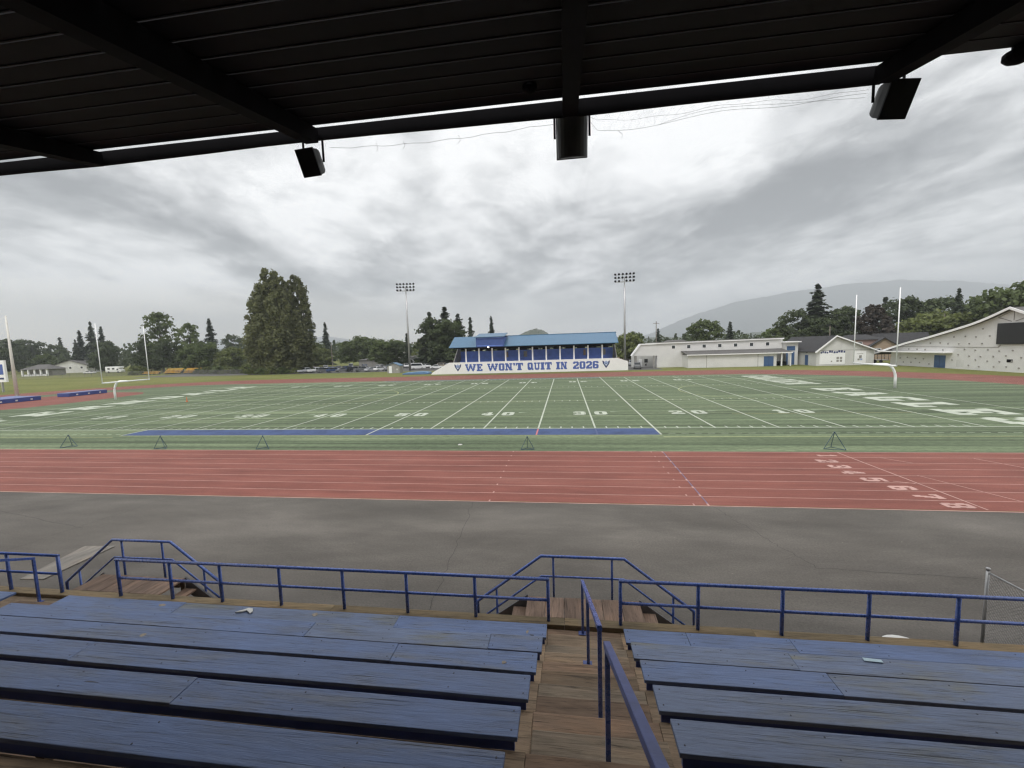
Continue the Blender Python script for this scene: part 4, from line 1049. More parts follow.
# ------------------------------------------------------------------ vehicles
def car(kind, label, loc, rz, col, group='cars in the car park'):
    t = thing('parked_car', label, 'car', loc, rz, group)
    key = 'car_'+col[0]
    if key not in M: M[key] = pm('car_paint_'+col[0], col[1], .25, .05, 1)
    W = .9
    P = {'sedan': ([(-2.25,.35),(2.25,.35),(2.3,.62),(2.15,.78),(1.15,.92),(-1.35,.95),(-2.15,.95),(-2.28,.7)], [(1.1,.92),(.35,1.42),(-.85,1.44),(-1.65,.95)]),
         'suv': ([(-2.25,.4),(2.25,.4),(2.3,.7),(2.15,.92),(1.2,1.05),(-2.2,1.08),(-2.28,.75)], [(1.15,1.05),(.55,1.70),(-1.9,1.72),(-2.2,1.08)]),
         'van': ([(-2.6,.4),(2.6,.4),(2.65,.8),(2.45,1.1),(1.9,1.2),(-2.55,1.2),(-2.62,.8)], [(1.9,1.2),(1.35,2.15),(-2.4,2.2),(-2.55,1.2)]),
         'truck': ([(-2.7,.5),(2.6,.5),(2.65,.85),(2.5,1.05),(1.4,1.12),(-2.7,1.12)], [(1.35,1.12),(.75,1.78),(-.55,1.8),(-.75,1.12)])}[kind]
    mb = MB(); mb.prism(P[0], 1, -W, W); body = mb.build('body', M[key], t, bevel=.07)
    cab = P[1]; z0 = cab[0][1]
    mb = MB(); mb.prism(cab, 1, -W+.12, W-.12); mb.build('cabin', M[key], body, bevel=.05)
    gl = MB(); cx = sum(p[0] for p in cab)/len(cab); cz = sum(p[1] for p in cab)/len(cab)
    ins = [(cx+(x-cx)*.84, cz+(z-cz)*.76) for x, z in cab]
    gl.prism(ins, 1, W-.121, W-.105); gl.prism(ins, 1, -W+.105, -W+.121)
    f0, f1 = cab[0], cab[1]; d = Vector((f1[0]-f0[0], f1[1]-f0[1])); nrm = Vector((d.y, -d.x)).normalized()*.012
    for (a, b, s_) in ((f0,f1,1),(cab[3],cab[2],-1)):
        ax, az = a[0]+(b[0]-a[0])*.12, a[1]+(b[1]-a[1])*.12; bx, bz = a[0]+(b[0]-a[0])*.9, a[1]+(b[1]-a[1])*.9
        gl.hexa([(ax,-W+.2,az),(ax,W-.2,az),(ax+s_*.015,W-.2,az+.015),(ax+s_*.015,-W+.2,az+.015),(bx,-W+.2,bz),(bx,W-.2,bz),(bx+s_*.015,W-.2,bz+.015),(bx+s_*.015,-W+.2,bz+.015)])
    gl.build('window', M['glass'], t)
    for x in (1.42,-1.42):
        for y in (-W+.08, W-.08):
            mb = MB(); mb.tube([(x,y-.1,.33),(x,y+.1,.33)], .33, 14); w_ = mb.build('wheel', M['tyre'], t)
            mb = MB(); mb.tube([(x,y-.108,.33),(x,y+.108,.33)], .19, 10); mb.build('rim', M['galv'], w_)
    mb = MB(); e = P[0][2][0]
    mb.box(e-.06,-W+.1,.62,e+.01,-W+.42,.74); mb.box(e-.06,W-.42,.62,e+.01,W-.1,.74); mb.build('headlight', M['paper'], t)
    return t
cols = {'white': ('white',(.72,.72,.72)), 'silver': ('silver',(.42,.43,.45)), 'grey': ('grey',(.16,.165,.17)), 'black': ('black',(.02,.02,.024)), 'blue': ('blue',(.05,.08,.17)), 'maroon': ('maroon',(.16,.03,.03)), 'tan': ('tan',(.35,.31,.25))}
row1 = [(k_, c_, -90.5+3.35*i_) for i_, (k_, c_) in enumerate([('suv','silver'),('truck','silver'),('truck','white'),('suv','grey'),('suv','blue'),('sedan','grey'),('suv','black'),('truck','grey'),('sedan','silver'),('suv','white'),('sedan','grey')])]
ordn = ['first','second','third','fourth','fifth','sixth','seventh','eighth','ninth','tenth','eleventh']
rr = random.Random(21)
for k, (kd, c, x) in enumerate(row1):
    nm = {'suv':'SUV','truck':'pickup','sedan':'sedan'}[kd]
    car(kd, '%s %s parked %s from the poplars in the front car park row' % (c, nm, ordn[k]), (x+rr.uniform(-.3,.3),126.5+rr.uniform(-.5,.5),.006), R(55+rr.uniform(-6,6)), cols[c])
row2 = [('sedan','maroon',-98),('suv','white',-93),('sedan','black',-88),('van','silver',-82.5),('suv','blue',-77),('sedan','grey',-71.5),('suv','tan',-66),('sedan','white',-60.5)]
row3 = [('suv','white',-96),('sedan','grey',-91.5),('suv','black',-87),('sedan','silver',-82),('suv','blue',-76.5),('sedan','white',-70.5),('truck','silver',-65),('suv','grey',-60)]
for k, (kd, c, x) in enumerate(row3):
    car(kd, '%s %s parked %s from the left in the middle car park row' % (c, {'suv':'SUV','van':'van','sedan':'sedan','truck':'pickup'}[kd], ordn[k]), (x,135+rr.uniform(-.6,.6),.006), R(58+rr.uniform(-6,6)), cols[c], 'cars in the middle row')
for k, (kd, c, x) in enumerate(row2):
    car(kd, '%s %s parked %s from the left in the back car park row' % (c, {'suv':'SUV','van':'van','sedan':'sedan'}[kd], ordn[k]), (x,147+rr.uniform(-.6,.6),.006), R(120+rr.uniform(-6,6)), cols[c], 'cars in the back row')
for kd, c, x, y, rz, lb in (('van','white',-49.5,131,20,'white van parked behind the grey shed and floodlight mast'),('sedan','white',-42.8,131,8,'white sedan parked between the van and the lettered grandstand'),
        ('suv','silver',-38.5,134,15,'silver SUV nearest the left end of the lettered grandstand'),('suv','tan',-44.5,140,160,'tan SUV behind the white sedan beside the grandstand'),
        ('sedan','maroon',-36.5,141,170,'maroon sedan parked in the second line beside the grandstand'),('sedan','white',-50.5,141,150,'white sedan in the second line behind the white van'),
        ('suv','grey',18.6,108,80,'grey SUV parked right of the lettered grandstand'),('sedan','black',22.2,117.5,70,'dark sedan under the raked end of the white building'),('suv','silver',19.5,123,85,'silver SUV beyond the right floodlight mast')):
    car(kd, lb, (x,y,.006), R(rz), cols[c], 'cars beside the far grandstand')
# motorhome, yellow bench stands, far fence
t = thing('motorhome', 'white motorhome parked under the trees behind the left goal post', 'motorhome', (-214.5,167,0), R(8))
mb = MB(); mb.prism([(-3.7,.5),(3.6,.5),(3.7,1.3),(2.9,1.6),(2.6,2.1),(3.3,2.3),(3.2,3.1),(-3.7,3.1)], 1, -1.15, 1.15); mb.build('body', M['post_white'], t, bevel=.1)
mb = MB(); mb.box(-2.6,-1.18,1.7,-1.5,-1.152,2.4); mb.box(-.4,-1.18,1.7,.7,-1.152,2.4); mb.box(1.7,-1.18,1.35,2.5,-1.152,2.0); mb.build('window', M['glass'], t)
mb = MB(); mb.box(-3.6,-1.17,.9,3.3,-1.152,1.1); mb.build('stripe', M['grey'], t)
for x in (-2.2,2.3):
    mb = MB(); mb.tube([(x,-1.2,.4),(x,-.9,.4)], .4, 14); mb.build('wheel', M['tyre'], t)
car('sedan', 'white sedan parked left of the motorhome under the trees', (-225,164,0), R(10), cols['white'], 'cars in the far field')
for lab, x, y, z, n in (('taller yellow bench stand nearest the big poplars behind the field', -147.5,142,.0,4),('taller yellow bench stand second from the big poplars', -156.4,142,.0,4),('low yellow bench stand at the left end of the yellow row', -165.0,141,.0,2)):
    t = thing('bench_stand', lab, 'bench stand', (x,y,z), R(6), 'yellow bench stands behind the field')
    for k in range(n):
        mb = MB(); mb.box(-3.3, k*.62, .42+k*.46, 3.3, k*.62+.32, .42+k*.46+.30); mb.build('seat_plank', M['yellow'], t)
    mb = MB()
    for xx in (-2.9,-1,1,2.9): mb.hexa([(xx-.05,0,0),(xx+.05,0,0),(xx+.05,n*.62,0),(xx-.05,n*.62,0),(xx-.05,0,.41),(xx+.05,0,.41),(xx+.05,n*.62,.41+(n-1)*.46),(xx-.05,n*.62,.41+(n-1)*.46)])
    mb.build('support_frame', M['dark'], t)
def far_fence(label, pts, h=1.6):
    t = thing('wire_fence', label, 'fence', (0,0,0), 0, 'chain link fences round the field')
    mb = MB()
    for (x0,y0), (x1,y1) in zip(pts, pts[1:]):
        L = math.hypot(x1-x0, y1-y0); n = max(1, int(L/3))
        for k in range(n+1):
            u = k/n; p = MB(); x, y = x0+(x1-x0)*u, y0+(y1-y0)*u
            mb.tube([(x,y,0),(x,y,h)], .045, 6)
        mb.tube([(x0,y0,h),(x1,y1,h)], .035, 6); mb.tube([(x0,y0,.1),(x1,y1,.1)], .02, 5)
        m_ = int(L/.16); ux, uy = (x1-x0)/L, (y1-y0)/L
        for q in range(m_):
            a = q*.16
            for s_ in (-1, 1):
                b = a+s_*h*.8
                if 0 <= b <= L:
                    mb.tube([(x0+ux*a,y0+uy*a,.1),(x0+ux*b,y0+uy*b,h)], .009, 3, caps=False)
    mb.build('posts_and_mesh', M['fence_grey'], t, fix=False); return t
M['fence_grey'] = pm('dull_galvanised_wire', (.13,.13,.125), .6, .2, 2)
far_fence('long grey chain link fence behind the meadow left of the poplars', [(-250,128),(-200,134),(-150,137),(-112,127)])

# ------------------------------------------------------------------ houses
def house(label, loc, rz, w, d, h, rh, wall, roof_, hip=False, group='houses behind the trees', win=2):
    t = thing('house', label, 'house', loc, rz, group)
    mb = MB()
    if hip: mb.box(-w/2,-d/2,0,w/2,d/2,h)
    else: mb.prism([(-w/2,0),(w/2,0),(w/2,h),(0,h+rh),(-w/2,h)], 1, -d/2, d/2)
    mb.build('wall', M[wall], t)
    mb = MB(); o_ = .5
    if hip:
        a = [(-w/2-o_,-d/2-o_,h),(w/2+o_,-d/2-o_,h),(w/2+o_,d/2+o_,h),(-w/2-o_,d/2+o_,h)]; r0, r1 = (-w/2+d/2.2,0,h+rh), (w/2-d/2.2,0,h+rh)
        mb.face([a[0],a[1],r1,r0]); mb.face([a[1],a[2],r1]); mb.face([a[2],a[3],r0,r1]); mb.face([a[3],a[0],r0]); mb.face(a[::-1])
    else:
        e = o_*rh/(w/2)
        for s_ in (-1,1):
            mb.hexa([(s_*(w/2+o_),-d/2-o_,h-e+.03),(s_*.002,-d/2-o_,h+rh+.03),(s_*.002,d/2+o_,h+rh+.03),(s_*(w/2+o_),d/2+o_,h-e+.03),(s_*(w/2+o_),-d/2-o_,h-e+.25),(s_*.002,-d/2-o_,h+rh+.25),(s_*.002,d/2+o_,h+rh+.25),(s_*(w/2+o_),d/2+o_,h-e+.25)])
    mb.build('roof', M[roof_], t)
    for k in range(win):
        x = -w/2+w*(k+.5)/win
        mb = MB(); mb.box(x-.65,-d/2-.06,h-1.9,x+.65,-d/2-.003,h-.6); f = mb.build('window', M['post_white'], t)
        mb = MB(); mb.box(x-.52,-d/2-.08,h-1.78,x+.52,-d/2-.062,h-.72); mb.build('pane', M['glass'], f)
    return t
house('pinkish house with a dark hip roof behind the hall and the goal post', (84.8,131,0), R(-22), 11.5, 8, 5.6, 1.5, 'pinkwall', 'darkroof', True, win=3)
house('tan gabled house just right of the pinkish house', (86.6,123.5,0), R(-30), 5.0, 9, 3.9, 2.0, 'tan', 'darkroof')
house('house with dark roof and bright dormer windows behind the gymnasium roof', (97.5,133,0), R(62), 8, 11, 4.3, 2.7, 'white2', 'darkroof', win=3)
t = thing('porch_house', 'grey roofed house with a white columned porch at the left edge of the meadow', 'house', (-241,156,0), R(10))
mb = MB(); mb.box(-5.5,0,0,5.5,6,3.0); mb.build('wall', M['grey'], t)
a = [(-6.3,-2.6,3.0),(6.3,-2.6,3.0),(6.3,6.6,3.0),(-6.3,6.6,3.0)]; mb = MB(); mb.face([a[0],a[1],(2.5,2,5.2),(-2.5,2,5.2)]); mb.face([a[1],a[2],(2.5,2,5.2)]); mb.face([a[2],a[3],(-2.5,2,5.2),(2.5,2,5.2)]); mb.face([a[3],a[0],(-2.5,2,5.2)]); mb.face(a[::-1]); mb.build('roof', M['greyroof'], t)
for k in range(5):
    x = -5.4+2.7*k; mb = MB(); mb.box(x-.28,-2.3,0,x+.28,-1.75,2.98); mb.build('porch_column', M['post_white'], t)
mb = MB(); mb.box(-5.5,-2.0,0,5.5,-1.9,.8); mb.build('porch_rail', M['post_white'], t)
house('brown roofed house behind the porch house among the trees', (-262,186,0), R(15), 16, 9, 4.0, 2.6, 'white2', 'greyroof', win=3)
house('grey flat sided block of flats seen far behind the car park trees', (-104,230,0), R(6), 17, 12, 11.5, .6, 'grey', 'greyroof', True, win=4)
house('low brown roofed building behind the cars left of the far grandstand', (-46,168,0), R(2), 40, 10, 3.6, 1.2, 'white2', 'greyroof', True, win=6)
house('dark roofed carport building behind the middle of the car park', (-78,166,0), R(0), 18, 9, 3.0, .9, 'grey', 'greyroof', True, win=0)
house('house with a brownish gable between the grandstand and the white building', (26.5,158,0), R(10), 11, 9, 3.6, 2.4, 'tan', 'darkroof')
house('low grey roofed house behind the white building at the utility pole', (44,170,0), R(-5), 14, 9, 5.2, 2.2, 'grey', 'greyroof', True)
# utility poles
def upole(label, loc, h, arm=True, lamp=False):
    t = thing('utility_pole', label, 'utility pole', loc, R(20), 'wooden utility poles among the trees')
    mb = MB(); mb.tube([(0,0,0),(0,0,h)], .2, 8, r2=.13); mb.build('shaft', M['polewood'], t)
    if arm:
        mb = MB(); mb.bar((-1.3,0,h-.8),(1.3,0,h-.8),.14); mb.build('cross_arm', M['polewood'], t)
    if lamp:
        mb = MB(); mb.tube([(-.35,0,h-3),(-.35,0,h-1.8)], .3, 8); mb.build('transformer', M['galv'], t)
    return t
upole('wooden utility pole behind the gymnasium roof with a pale transformer', (109,133,0), 12.4, False, True)
upole('wooden utility pole between the right floodlight mast and the white building', (34.5,160,0), 14.6)
upole('thin pole in front of the poplar end of the car park', (-92,150,0), 10.5, False)
upole('wooden pole in front of the dark trees behind the white building', (83,140,0), 10.2, False)

# ------------------------------------------------------------------ trees
import numpy as np
def quads_mesh(name, C, Nn, size, mats, mi=None, rs=None, aspect=1.0):
    """many small leaf cards: C centres, Nn normals, size per card"""
    n = len(C); rs = rs or np.random.RandomState(1)
    up = rs.normal(size=(n,3)); a = np.cross(Nn, up); a /= np.linalg.norm(a, axis=1)[:,None]+1e-9; b = np.cross(Nn, a)
    a *= size[:,None]*.5; b *= size[:,None]*.5*aspect
    V = np.stack([C-a-b*.6, C+a*.9-b, C+a+b*.7, C-a*.8+b], 1).reshape(-1,3)
    me = bpy.data.meshes.new(name); me.vertices.add(4*n); me.vertices.foreach_set('co', V.ravel().astype(np.float32))
    me.loops.add(4*n); me.loops.foreach_set('vertex_index', np.arange(4*n, dtype=np.int32))
    me.polygons.add(n); me.polygons.foreach_set('loop_start', np.arange(0,4*n,4,dtype=np.int32))
    for m in mats: me.materials.append(m)
    me.update(calc_edges=True); me.validate(); return me
def crown_mesh(name, mat, clumps, per, size, seed, flat=.8):
    """clumps: list of (centre, radius xyz)"""
    rs = np.random.RandomState(seed); Cs = []; Ns = []
    for (c, r) in clumps:
        d = rs.normal(size=(per,3)); d /= np.linalg.norm(d, axis=1)[:,None]
        d[:,2] = np.where(d[:,2] < -.4, -d[:,2]*.6, d[:,2])
        rad = np.clip(rs.normal(.86, .24, per), .3, 1.5)[:,None]
        Cs.append(np.array(c)+d*rad*np.array(r)); Ns.append(d*flat+rs.normal(size=(per,3))*.55)
    C = np.concatenate(Cs); Nn = np.concatenate(Ns); Nn /= np.linalg.norm(Nn, axis=1)[:,None]+1e-9
    return quads_mesh(name, C, Nn, rs.uniform(size*.6, size*1.35, len(C)), [mat], rs=rs)
def trunk_mesh(h, r, limbs, seed, top=.75):
    rs = random.Random(seed); mb = MB()
    mb.tube([(0,0,0),(rs.uniform(-.1,.1)*r*3,rs.uniform(-.1,.1)*r*3,h*.35),(rs.uniform(-.3,.3),rs.uniform(-.3,.3),h*top)], r, 8, r2=r*.25)
    for (c, _) in limbs:
        z0 = min(h*.6, c[2]*.62); mb.tube([(0,0,z0),(c[0]*.5,c[1]*.5,(z0+c[2])*.52),tuple(c)], r*.32, 5, r2=r*.06, caps=False)
    return mb.mesh('trunk', M['bark'], smooth=True, fix=False)
def round_tree_parts(h, w, seed, mat, n=34, per=130, size=.62, base=.18, shape='round'):
    rs = random.Random(seed); clumps = []
    for k in range(n):
        u = (k+.5)/n; z = h*(base+(1-base)*u)
        if shape == 'round': prof = math.sqrt(max(.02, 1-((u-.42)/.60)**2))
        elif shape == 'dome': prof = math.sqrt(max(.02, 1-(max(0,u-.25)/.78)**2))
        else: prof = (1-u)**.6+.12
        a = k*2.39996+rs.uniform(-.5,.5); rr_ = w/2*prof*rs.choice((.35,.72,.85,.95)); cr = rs.uniform(.12,.22)*w*(1 if n < 40 else .82)
        clumps.append(((rr_*math.cos(a), rr_*math.sin(a), z-cr*.25), (cr,cr,cr*.72)))
    return crown_mesh('crown', mat, clumps, per, size, seed), trunk_mesh(h, max(.16,h*.018), clumps[::2], seed)
def conifer_parts(h, w, seed, mat, levels=26, size=.95, ragged=.25, bare=.04, curve=.72):
    rs = np.random.RandomState(seed); C = []; Nn = []; Sz = []
    for k in range(levels):
        u = k/(levels-1); z = h*(bare+(1-bare)*u); R_ = w/2*((1-u)**curve*.95+.035)*rs.uniform(1-ragged, 1+ragged*.4)
        nb = int(6+6*(1-u))
        for b_ in range(nb):
            a = rs.uniform(0, 2*PI); L = R_*rs.uniform(.5, 1.2); zb = rs.uniform(-.75,.75)*h/levels; m_ = max(4, int(L/size*3.2))
            for q in range(m_):
                s_ = (q+rs.uniform(.2,1))/m_; r_ = L*s_; dz = -.34*r_+.13*r_*s_
                for _ in range(4):
                    C.append((r_*math.cos(a)+rs.normal()*.16*(1+L*.12), r_*math.sin(a)+rs.normal()*.16*(1+L*.12), z+zb+dz+rs.normal()*.14)); Nn.append((rs.normal()*.5+.3*math.cos(a), rs.normal()*.5+.3*math.sin(a), 1.0)); Sz.append(size*rs.uniform(.5,1.15)*(.6+.4*(1-u)))
    C = np.array(C); Nn = np.array(Nn); Nn /= np.linalg.norm(Nn, axis=1)[:,None]
    me = quads_mesh('crown', C, Nn, np.array(Sz), [mat], rs=rs)
    mb = MB(); mb.tube([(0,0,0),(0,0,h*.5),(0,0,h*.97)], max(.18,h*.014), 7, r2=.03)
    return me, mb.mesh('trunk', M['bark'], fix=False)
def plant(parts, label, x, y, s=1.0, rz=0, cat='tree', name='tree', group=None, z=0, sx=1):
    t = thing(name, label, cat, (x,y,z), rz, group); t.scale = (s*sx,s*sx,s)
    link('crown', parts[0], t); link('trunk', parts[1], t); return t
# big poplars: several columns of upright boughs
def poplar_parts(cols_, seed, mat, per=150, size=.52):
    rs = random.Random(seed); clumps = []
    for (cx, cy, h, w, zb) in cols_:
        n = int(h*1.1)
        for k in range(n):
            u = (k+.5)/n; z = zb+(h-zb)*u; prof = min(1, .55+1.1*u)*min(1, ((1-u)*2.6)**.6+.08)
            a = k*2.4+rs.uniform(-.6,.6); r = w/2*prof*rs.choice((.2,.7,.95,1.15)); cr = w*rs.uniform(.15,.34)*(.5+.5*prof)
            clumps.append(((cx+r*math.cos(a), cy+r*math.sin(a), z), (cr,cr,cr*1.7)))
    cm = crown_mesh('crown', mat, clumps, per, size, seed)
    mb = MB()
    for (cx, cy, h, w, zb) in cols_: mb.tube([(cx*.25,cy*.25,0),(cx*.8,cy*.8,h*.3),(cx,cy,h*.93)], .55, 7, r2=.05)
    return cm, mb.mesh('trunk', M['bark'], fix=False)
pp = poplar_parts([(-1.6,0,35.6,5.0,1),(1.0,.8,34.6,5.0,1),(3.6,.2,32.0,5.0,1),(-4.4,.3,30.5,5.2,.8),(-6.8,-.4,25.0,5.0,.6),(-8.4,0,18,4.2,.5),(5.6,-.8,27,5.0,.8),(-3,-2.4,27,6,.5),(1.5,-2.6,25,6.4,.5),(4,-2.6,18,6.4,.4),(-6,-2.2,15,6,.4),(0,-3,13,7,.3)], 5, M['leaf_poplar'])
plant(pp, 'tallest dense poplar of the big pair left of the car park', -100.0, 129, name='poplar_tree', group='big poplars')
pp2 = poplar_parts([(1.0,0,33,4.8,1),(3.2,.5,31.5,4.4,1),(4.6,-.3,27.5,3.6,1),(-2.0,.4,31,5.0,1),(-3.8,0,28,5,.8),(1,-2.2,25,6,.5),(4,-2.2,17,6,.4),(-2.5,-2.4,20,6,.4),(1,-3,12,7,.3)], 8, M['leaf_poplar'])
plant(pp2, 'shorter poplar on the right of the big pair beside the parked cars', -93.2, 130, name='poplar_tree', group='big poplars')

con = [conifer_parts(24, 10, 31, M['needle'], 30), conifer_parts(20, 8, 32, M['needle_b'], 26, ragged=.35), conifer_parts(18, 6, 33, M['needle'], 24, ragged=.4)]
rnd = {'mid': [round_tree_parts(14, 12, 41, M['leaf_mid']), round_tree_parts(13, 11, 42, M['leaf_mid'])],
       'olive': [round_tree_parts(11, 11, 43, M['leaf_olive'], shape='dome'), round_tree_parts(9, 9, 44, M['leaf_olive'])],
       'dark': [round_tree_parts(16, 13, 45, M['leaf_dark']), round_tree_parts(18, 13, 46, M['leaf_dark'], base=.1)],
       'copper': [round_tree_parts(15.5, 9.6, 47, M['leaf_copper'], n=46, base=.05, shape='dome')],
       'airy': [round_tree_parts(22, 11, 48, M['leaf_mid'], n=46, per=60, size=.6, base=.22), round_tree_parts(20, 9, 49, M['leaf_mid'], n=42, per=60, size=.6, base=.2)],
       'bush': [round_tree_parts(3, 5, 50, M['leaf_olive'], n=18, per=70, size=.34, base=.05, shape='dome'), round_tree_parts(2.2, 4, 51, M['leaf_mid'], n=16, per=70, size=.32, base=.05, shape='dome')],
       'pbush': [round_tree_parts(3, 4, 52, M['bushred'], n=16, per=70, size=.3, base=.05, shape='dome')]}
CT, DT, BU = 'conifer_tree', 'broadleaf_tree', 'shrub'
# right of the stand
plant(con[0], 'tall dark conifer standing highest behind the white school building', 84.7, 150, .99, .3, name=CT, sx=1.55)
plant(rnd['dark'][0], 'dark broad tree right beside the tallest conifer behind the hall roof', 90.5, 147, .98, 1.0, name=DT)
plant(rnd['dark'][1], 'dark broad tree left beside the tallest conifer behind the school building', 79.0, 152, .88, 2.0, name=DT)
plant(rnd['dark'][0], 'dark tree in front of the tallest conifer trunk behind the hall', 84.5, 146, .80, 4.0, name=DT)
plant(rnd['mid'][1], 'green tree at the left end of the dark clump behind the school building', 74.0, 155, .78, 2.6, name=DT)
plant(rnd['copper'][0], 'rounded dark copper tree between the goal post uprights', 95.3, 140, 1.0, 0, name='copper_tree')
plant(rnd['airy'][1], 'thin airy tree between the dark clump and the copper tree', 91.3, 146, .66, .5, name=DT)
plant(con[2], 'slim conifer spire behind the right goal post upright', 119.5, 170, 1.15, .5, name=CT)
plant(rnd['dark'][1], 'broad dark green tree left of centre behind the gymnasium roof', 113.5, 152, 1.02, 0, name=DT, sx=1.1)
plant(rnd['dark'][0], 'broad dark green tree right of centre behind the gymnasium roof', 121.5, 152, 1.12, 2.2, name=DT, sx=1.05)
plant(rnd['olive'][0], 'olive crowned tree in front of the dark trees above the gymnasium roof, left one', 103.2, 136, .95, 0, name=DT)
plant(rnd['olive'][0], 'olive crowned tree in front of the dark trees above the gymnasium roof, middle one', 109.0, 136, 1.13, 2.0, name=DT)
plant(rnd['olive'][1], 'olive crowned tree in front of the dark trees beside the utility pole', 114.8, 134, 1.3, 1.0, name=DT)
plant(con[0], 'wide dark conifer behind the middle of the gymnasium roof', 114.8, 136, .80, 1.0, name=CT, sx=.95)
plant(con[1], 'second dark conifer right of the wide one behind the gymnasium roof', 131.0, 150, .87, 0, name=CT)
plant(rnd['mid'][0], 'large leafy tree behind the gymnasium gable, left crown', 113.5, 122, 1.20, 0, name=DT)
plant(rnd['mid'][1], 'large leafy tree behind the gymnasium gable, right crown', 124.0, 124, 1.52, 1.4, name=DT, sx=1.1)
plant(rnd['mid'][0], 'leafy tree furthest right behind the gymnasium gable', 132.0, 120, 1.45, 2.7, name=DT)
plant(rnd['mid'][0], 'round green tree standing over the roof of the white school building', 51.6, 160, .98, .8, name=DT)
plant(rnd['olive'][1], 'small green tree right of the right floodlight mast', 22.5, 150, 1.05, .8, name=DT)
plant(rnd['mid'][1], 'leafy tree left of the utility pole behind the raked building end', 28.5, 175, .82, .8, name=DT)
plant(con[2], 'small conifer left of the round tree behind the school building', 44.0, 200, .72, .8, name=CT)
plant(con[2], 'small conifer close right of the round tree behind the school building', 72.5, 190, .80, 1.8, name=CT)
plant(con[1], 'small conifer in the gap behind the school building roof end', 77.8, 205, .74, 2.8, name=CT)
# behind and left of the far stand
plant(con[0], 'dark conifer forming the left half of the clump beside the far grandstand', -51.0, 150, .84, 0, name=CT, sx=1.75)
plant(con[0], 'dark conifer forming the right half of the clump beside the far grandstand', -45.4, 151, .92, 2, name=CT, sx=1.7)
plant(con[0], 'dark conifer at the back right of the clump beside the far grandstand', -41.6, 156, .82, 4, name=CT, sx=1.75)
plant(rnd['dark'][1], 'dark dense evergreen filling the front of the clump beside the far grandstand', -49.0, 148, 1.0, 0, name=CT)
plant(rnd['dark'][0], 'dark dense evergreen at the right front of the clump beside the far grandstand', -43.8, 149, 1.05, 1, name=CT)
plant(con[2], 'lone slim conifer just left of the press box roof', -35.2, 150, 1.0, 0, name=CT, sx=.85)
plant(con[1], 'lone pointed conifer behind the press box', -27.2, 150, .88, 1, name=CT, sx=.8)
plant(con[2], 'small dark conifer behind the left floodlight mast', -60.5, 150, .72, 1, name=CT)
plant(con[1], 'dark conifer close right of the big poplars', -134, 200, 1.24, 1, name=CT)
plant(con[1], 'second dark conifer right of the big poplars', -125.5, 200, 1.08, 2, name=CT)
plant(rnd['mid'][0], 'round green tree over the middle of the car park', -94.5, 180, .94, 0, name=DT)
plant(rnd['mid'][1], 'brownish green tree right of the middle of the car park', -73.5, 155, .80, 0, name=DT)
plant(rnd['dark'][0], 'dark round tree behind the middle car park tree', -68.0, 157, .62, 0, name=DT)
plant(rnd['olive'][1], 'pale green tree behind the parked cars beside the poplars', -107, 160, .95, 0, name=DT)
for k, (kd, x, y, s_, lb) in enumerate((('mid',-118,178,.8,'green tree behind the car park next to the poplars'),('olive',-110,172,.9,'pale tree at the back of the car park left of the round tree'),('mid',-103,182,.82,'green tree close left of the round car park tree'),('dark',-86,178,.66,'dark tree between the round tree and the brownish tree'),('mid',-80,184,.8,'green tree behind the brownish car park tree'),('olive',-62,172,.85,'olive tree between the dark round tree and the mast'),('mid',-128,184,.85,'green tree behind the two conifers by the poplars'))):
    plant(rnd[kd][k % len(rnd[kd])], lb, x, y, s_, k*1.7, name=DT)
plant(rnd['olive'][0], 'pale olive tree left of the left floodlight mast', -66.5, 185, .95, 0, name=DT)
plant(rnd['olive'][1], 'olive tree directly behind the left floodlight mast foot', -56, 190, 1.15, 0, name=DT)
# left meadow edge
plant(rnd['airy'][0], 'tall airy tree with sky showing through right of the left goal post', -183.5, 163, 1.22, 0, name=DT)
plant(rnd['airy'][1], 'second tall airy tree between the goal post and the poplars', -170.5, 165, 1.08, 1, name=DT)
plant(con[1], 'ragged conifer right of the two airy trees', -164.5, 170, 1.16, 1, name=CT)
for k, (kd, x, y, s_, lb) in enumerate((('dark',-196,168,.75,'dark tree right behind the left goal post upright'),('dark',-186,158,.80,'dark bushy tree under the tall airy tree'),('dark',-176,158,.84,'dark bushy tree under the second airy tree'),
        ('mid',-165,160,.92,'green bushy tree below the ragged conifer'),('mid',-156,158,.86,'green tree left of the gap before the poplars'),('olive',-149,160,.9,'olive tree in the gap left of the poplars'),('olive',-136,150,.85,'pale shrubby tree close left of the poplars'),
        ('dark',-236,262,1.15,'rounded far tree in the gap left of the poplars'),('mid',-206,178,.75,'green tree above the motorhome'),('dark',-232,178,.85,'dark tree left of the motorhome'),('mid',-221,190,.85,'green tree behind the motorhome'))):
    plant(rnd[kd][k % len(rnd[kd])], lb, x, y, s_, k*.9, name=DT)
for x, y, s_, j, lb in ((-270,200,1.15,0,'conifer with a ragged top left of the left goal post'),(-281,202,1.15,1,'middle conifer of the three left of the goal post'),(-258,196,1.2,1,'right conifer of the three left of the goal post'),(-336,230,1.22,2,'slim conifer standing alone above the porch house'),(-262,186,.72,0,'low conifer beside the brown roofed house')):
    plant(con[j], lb, x, y, s_, x, name=CT)
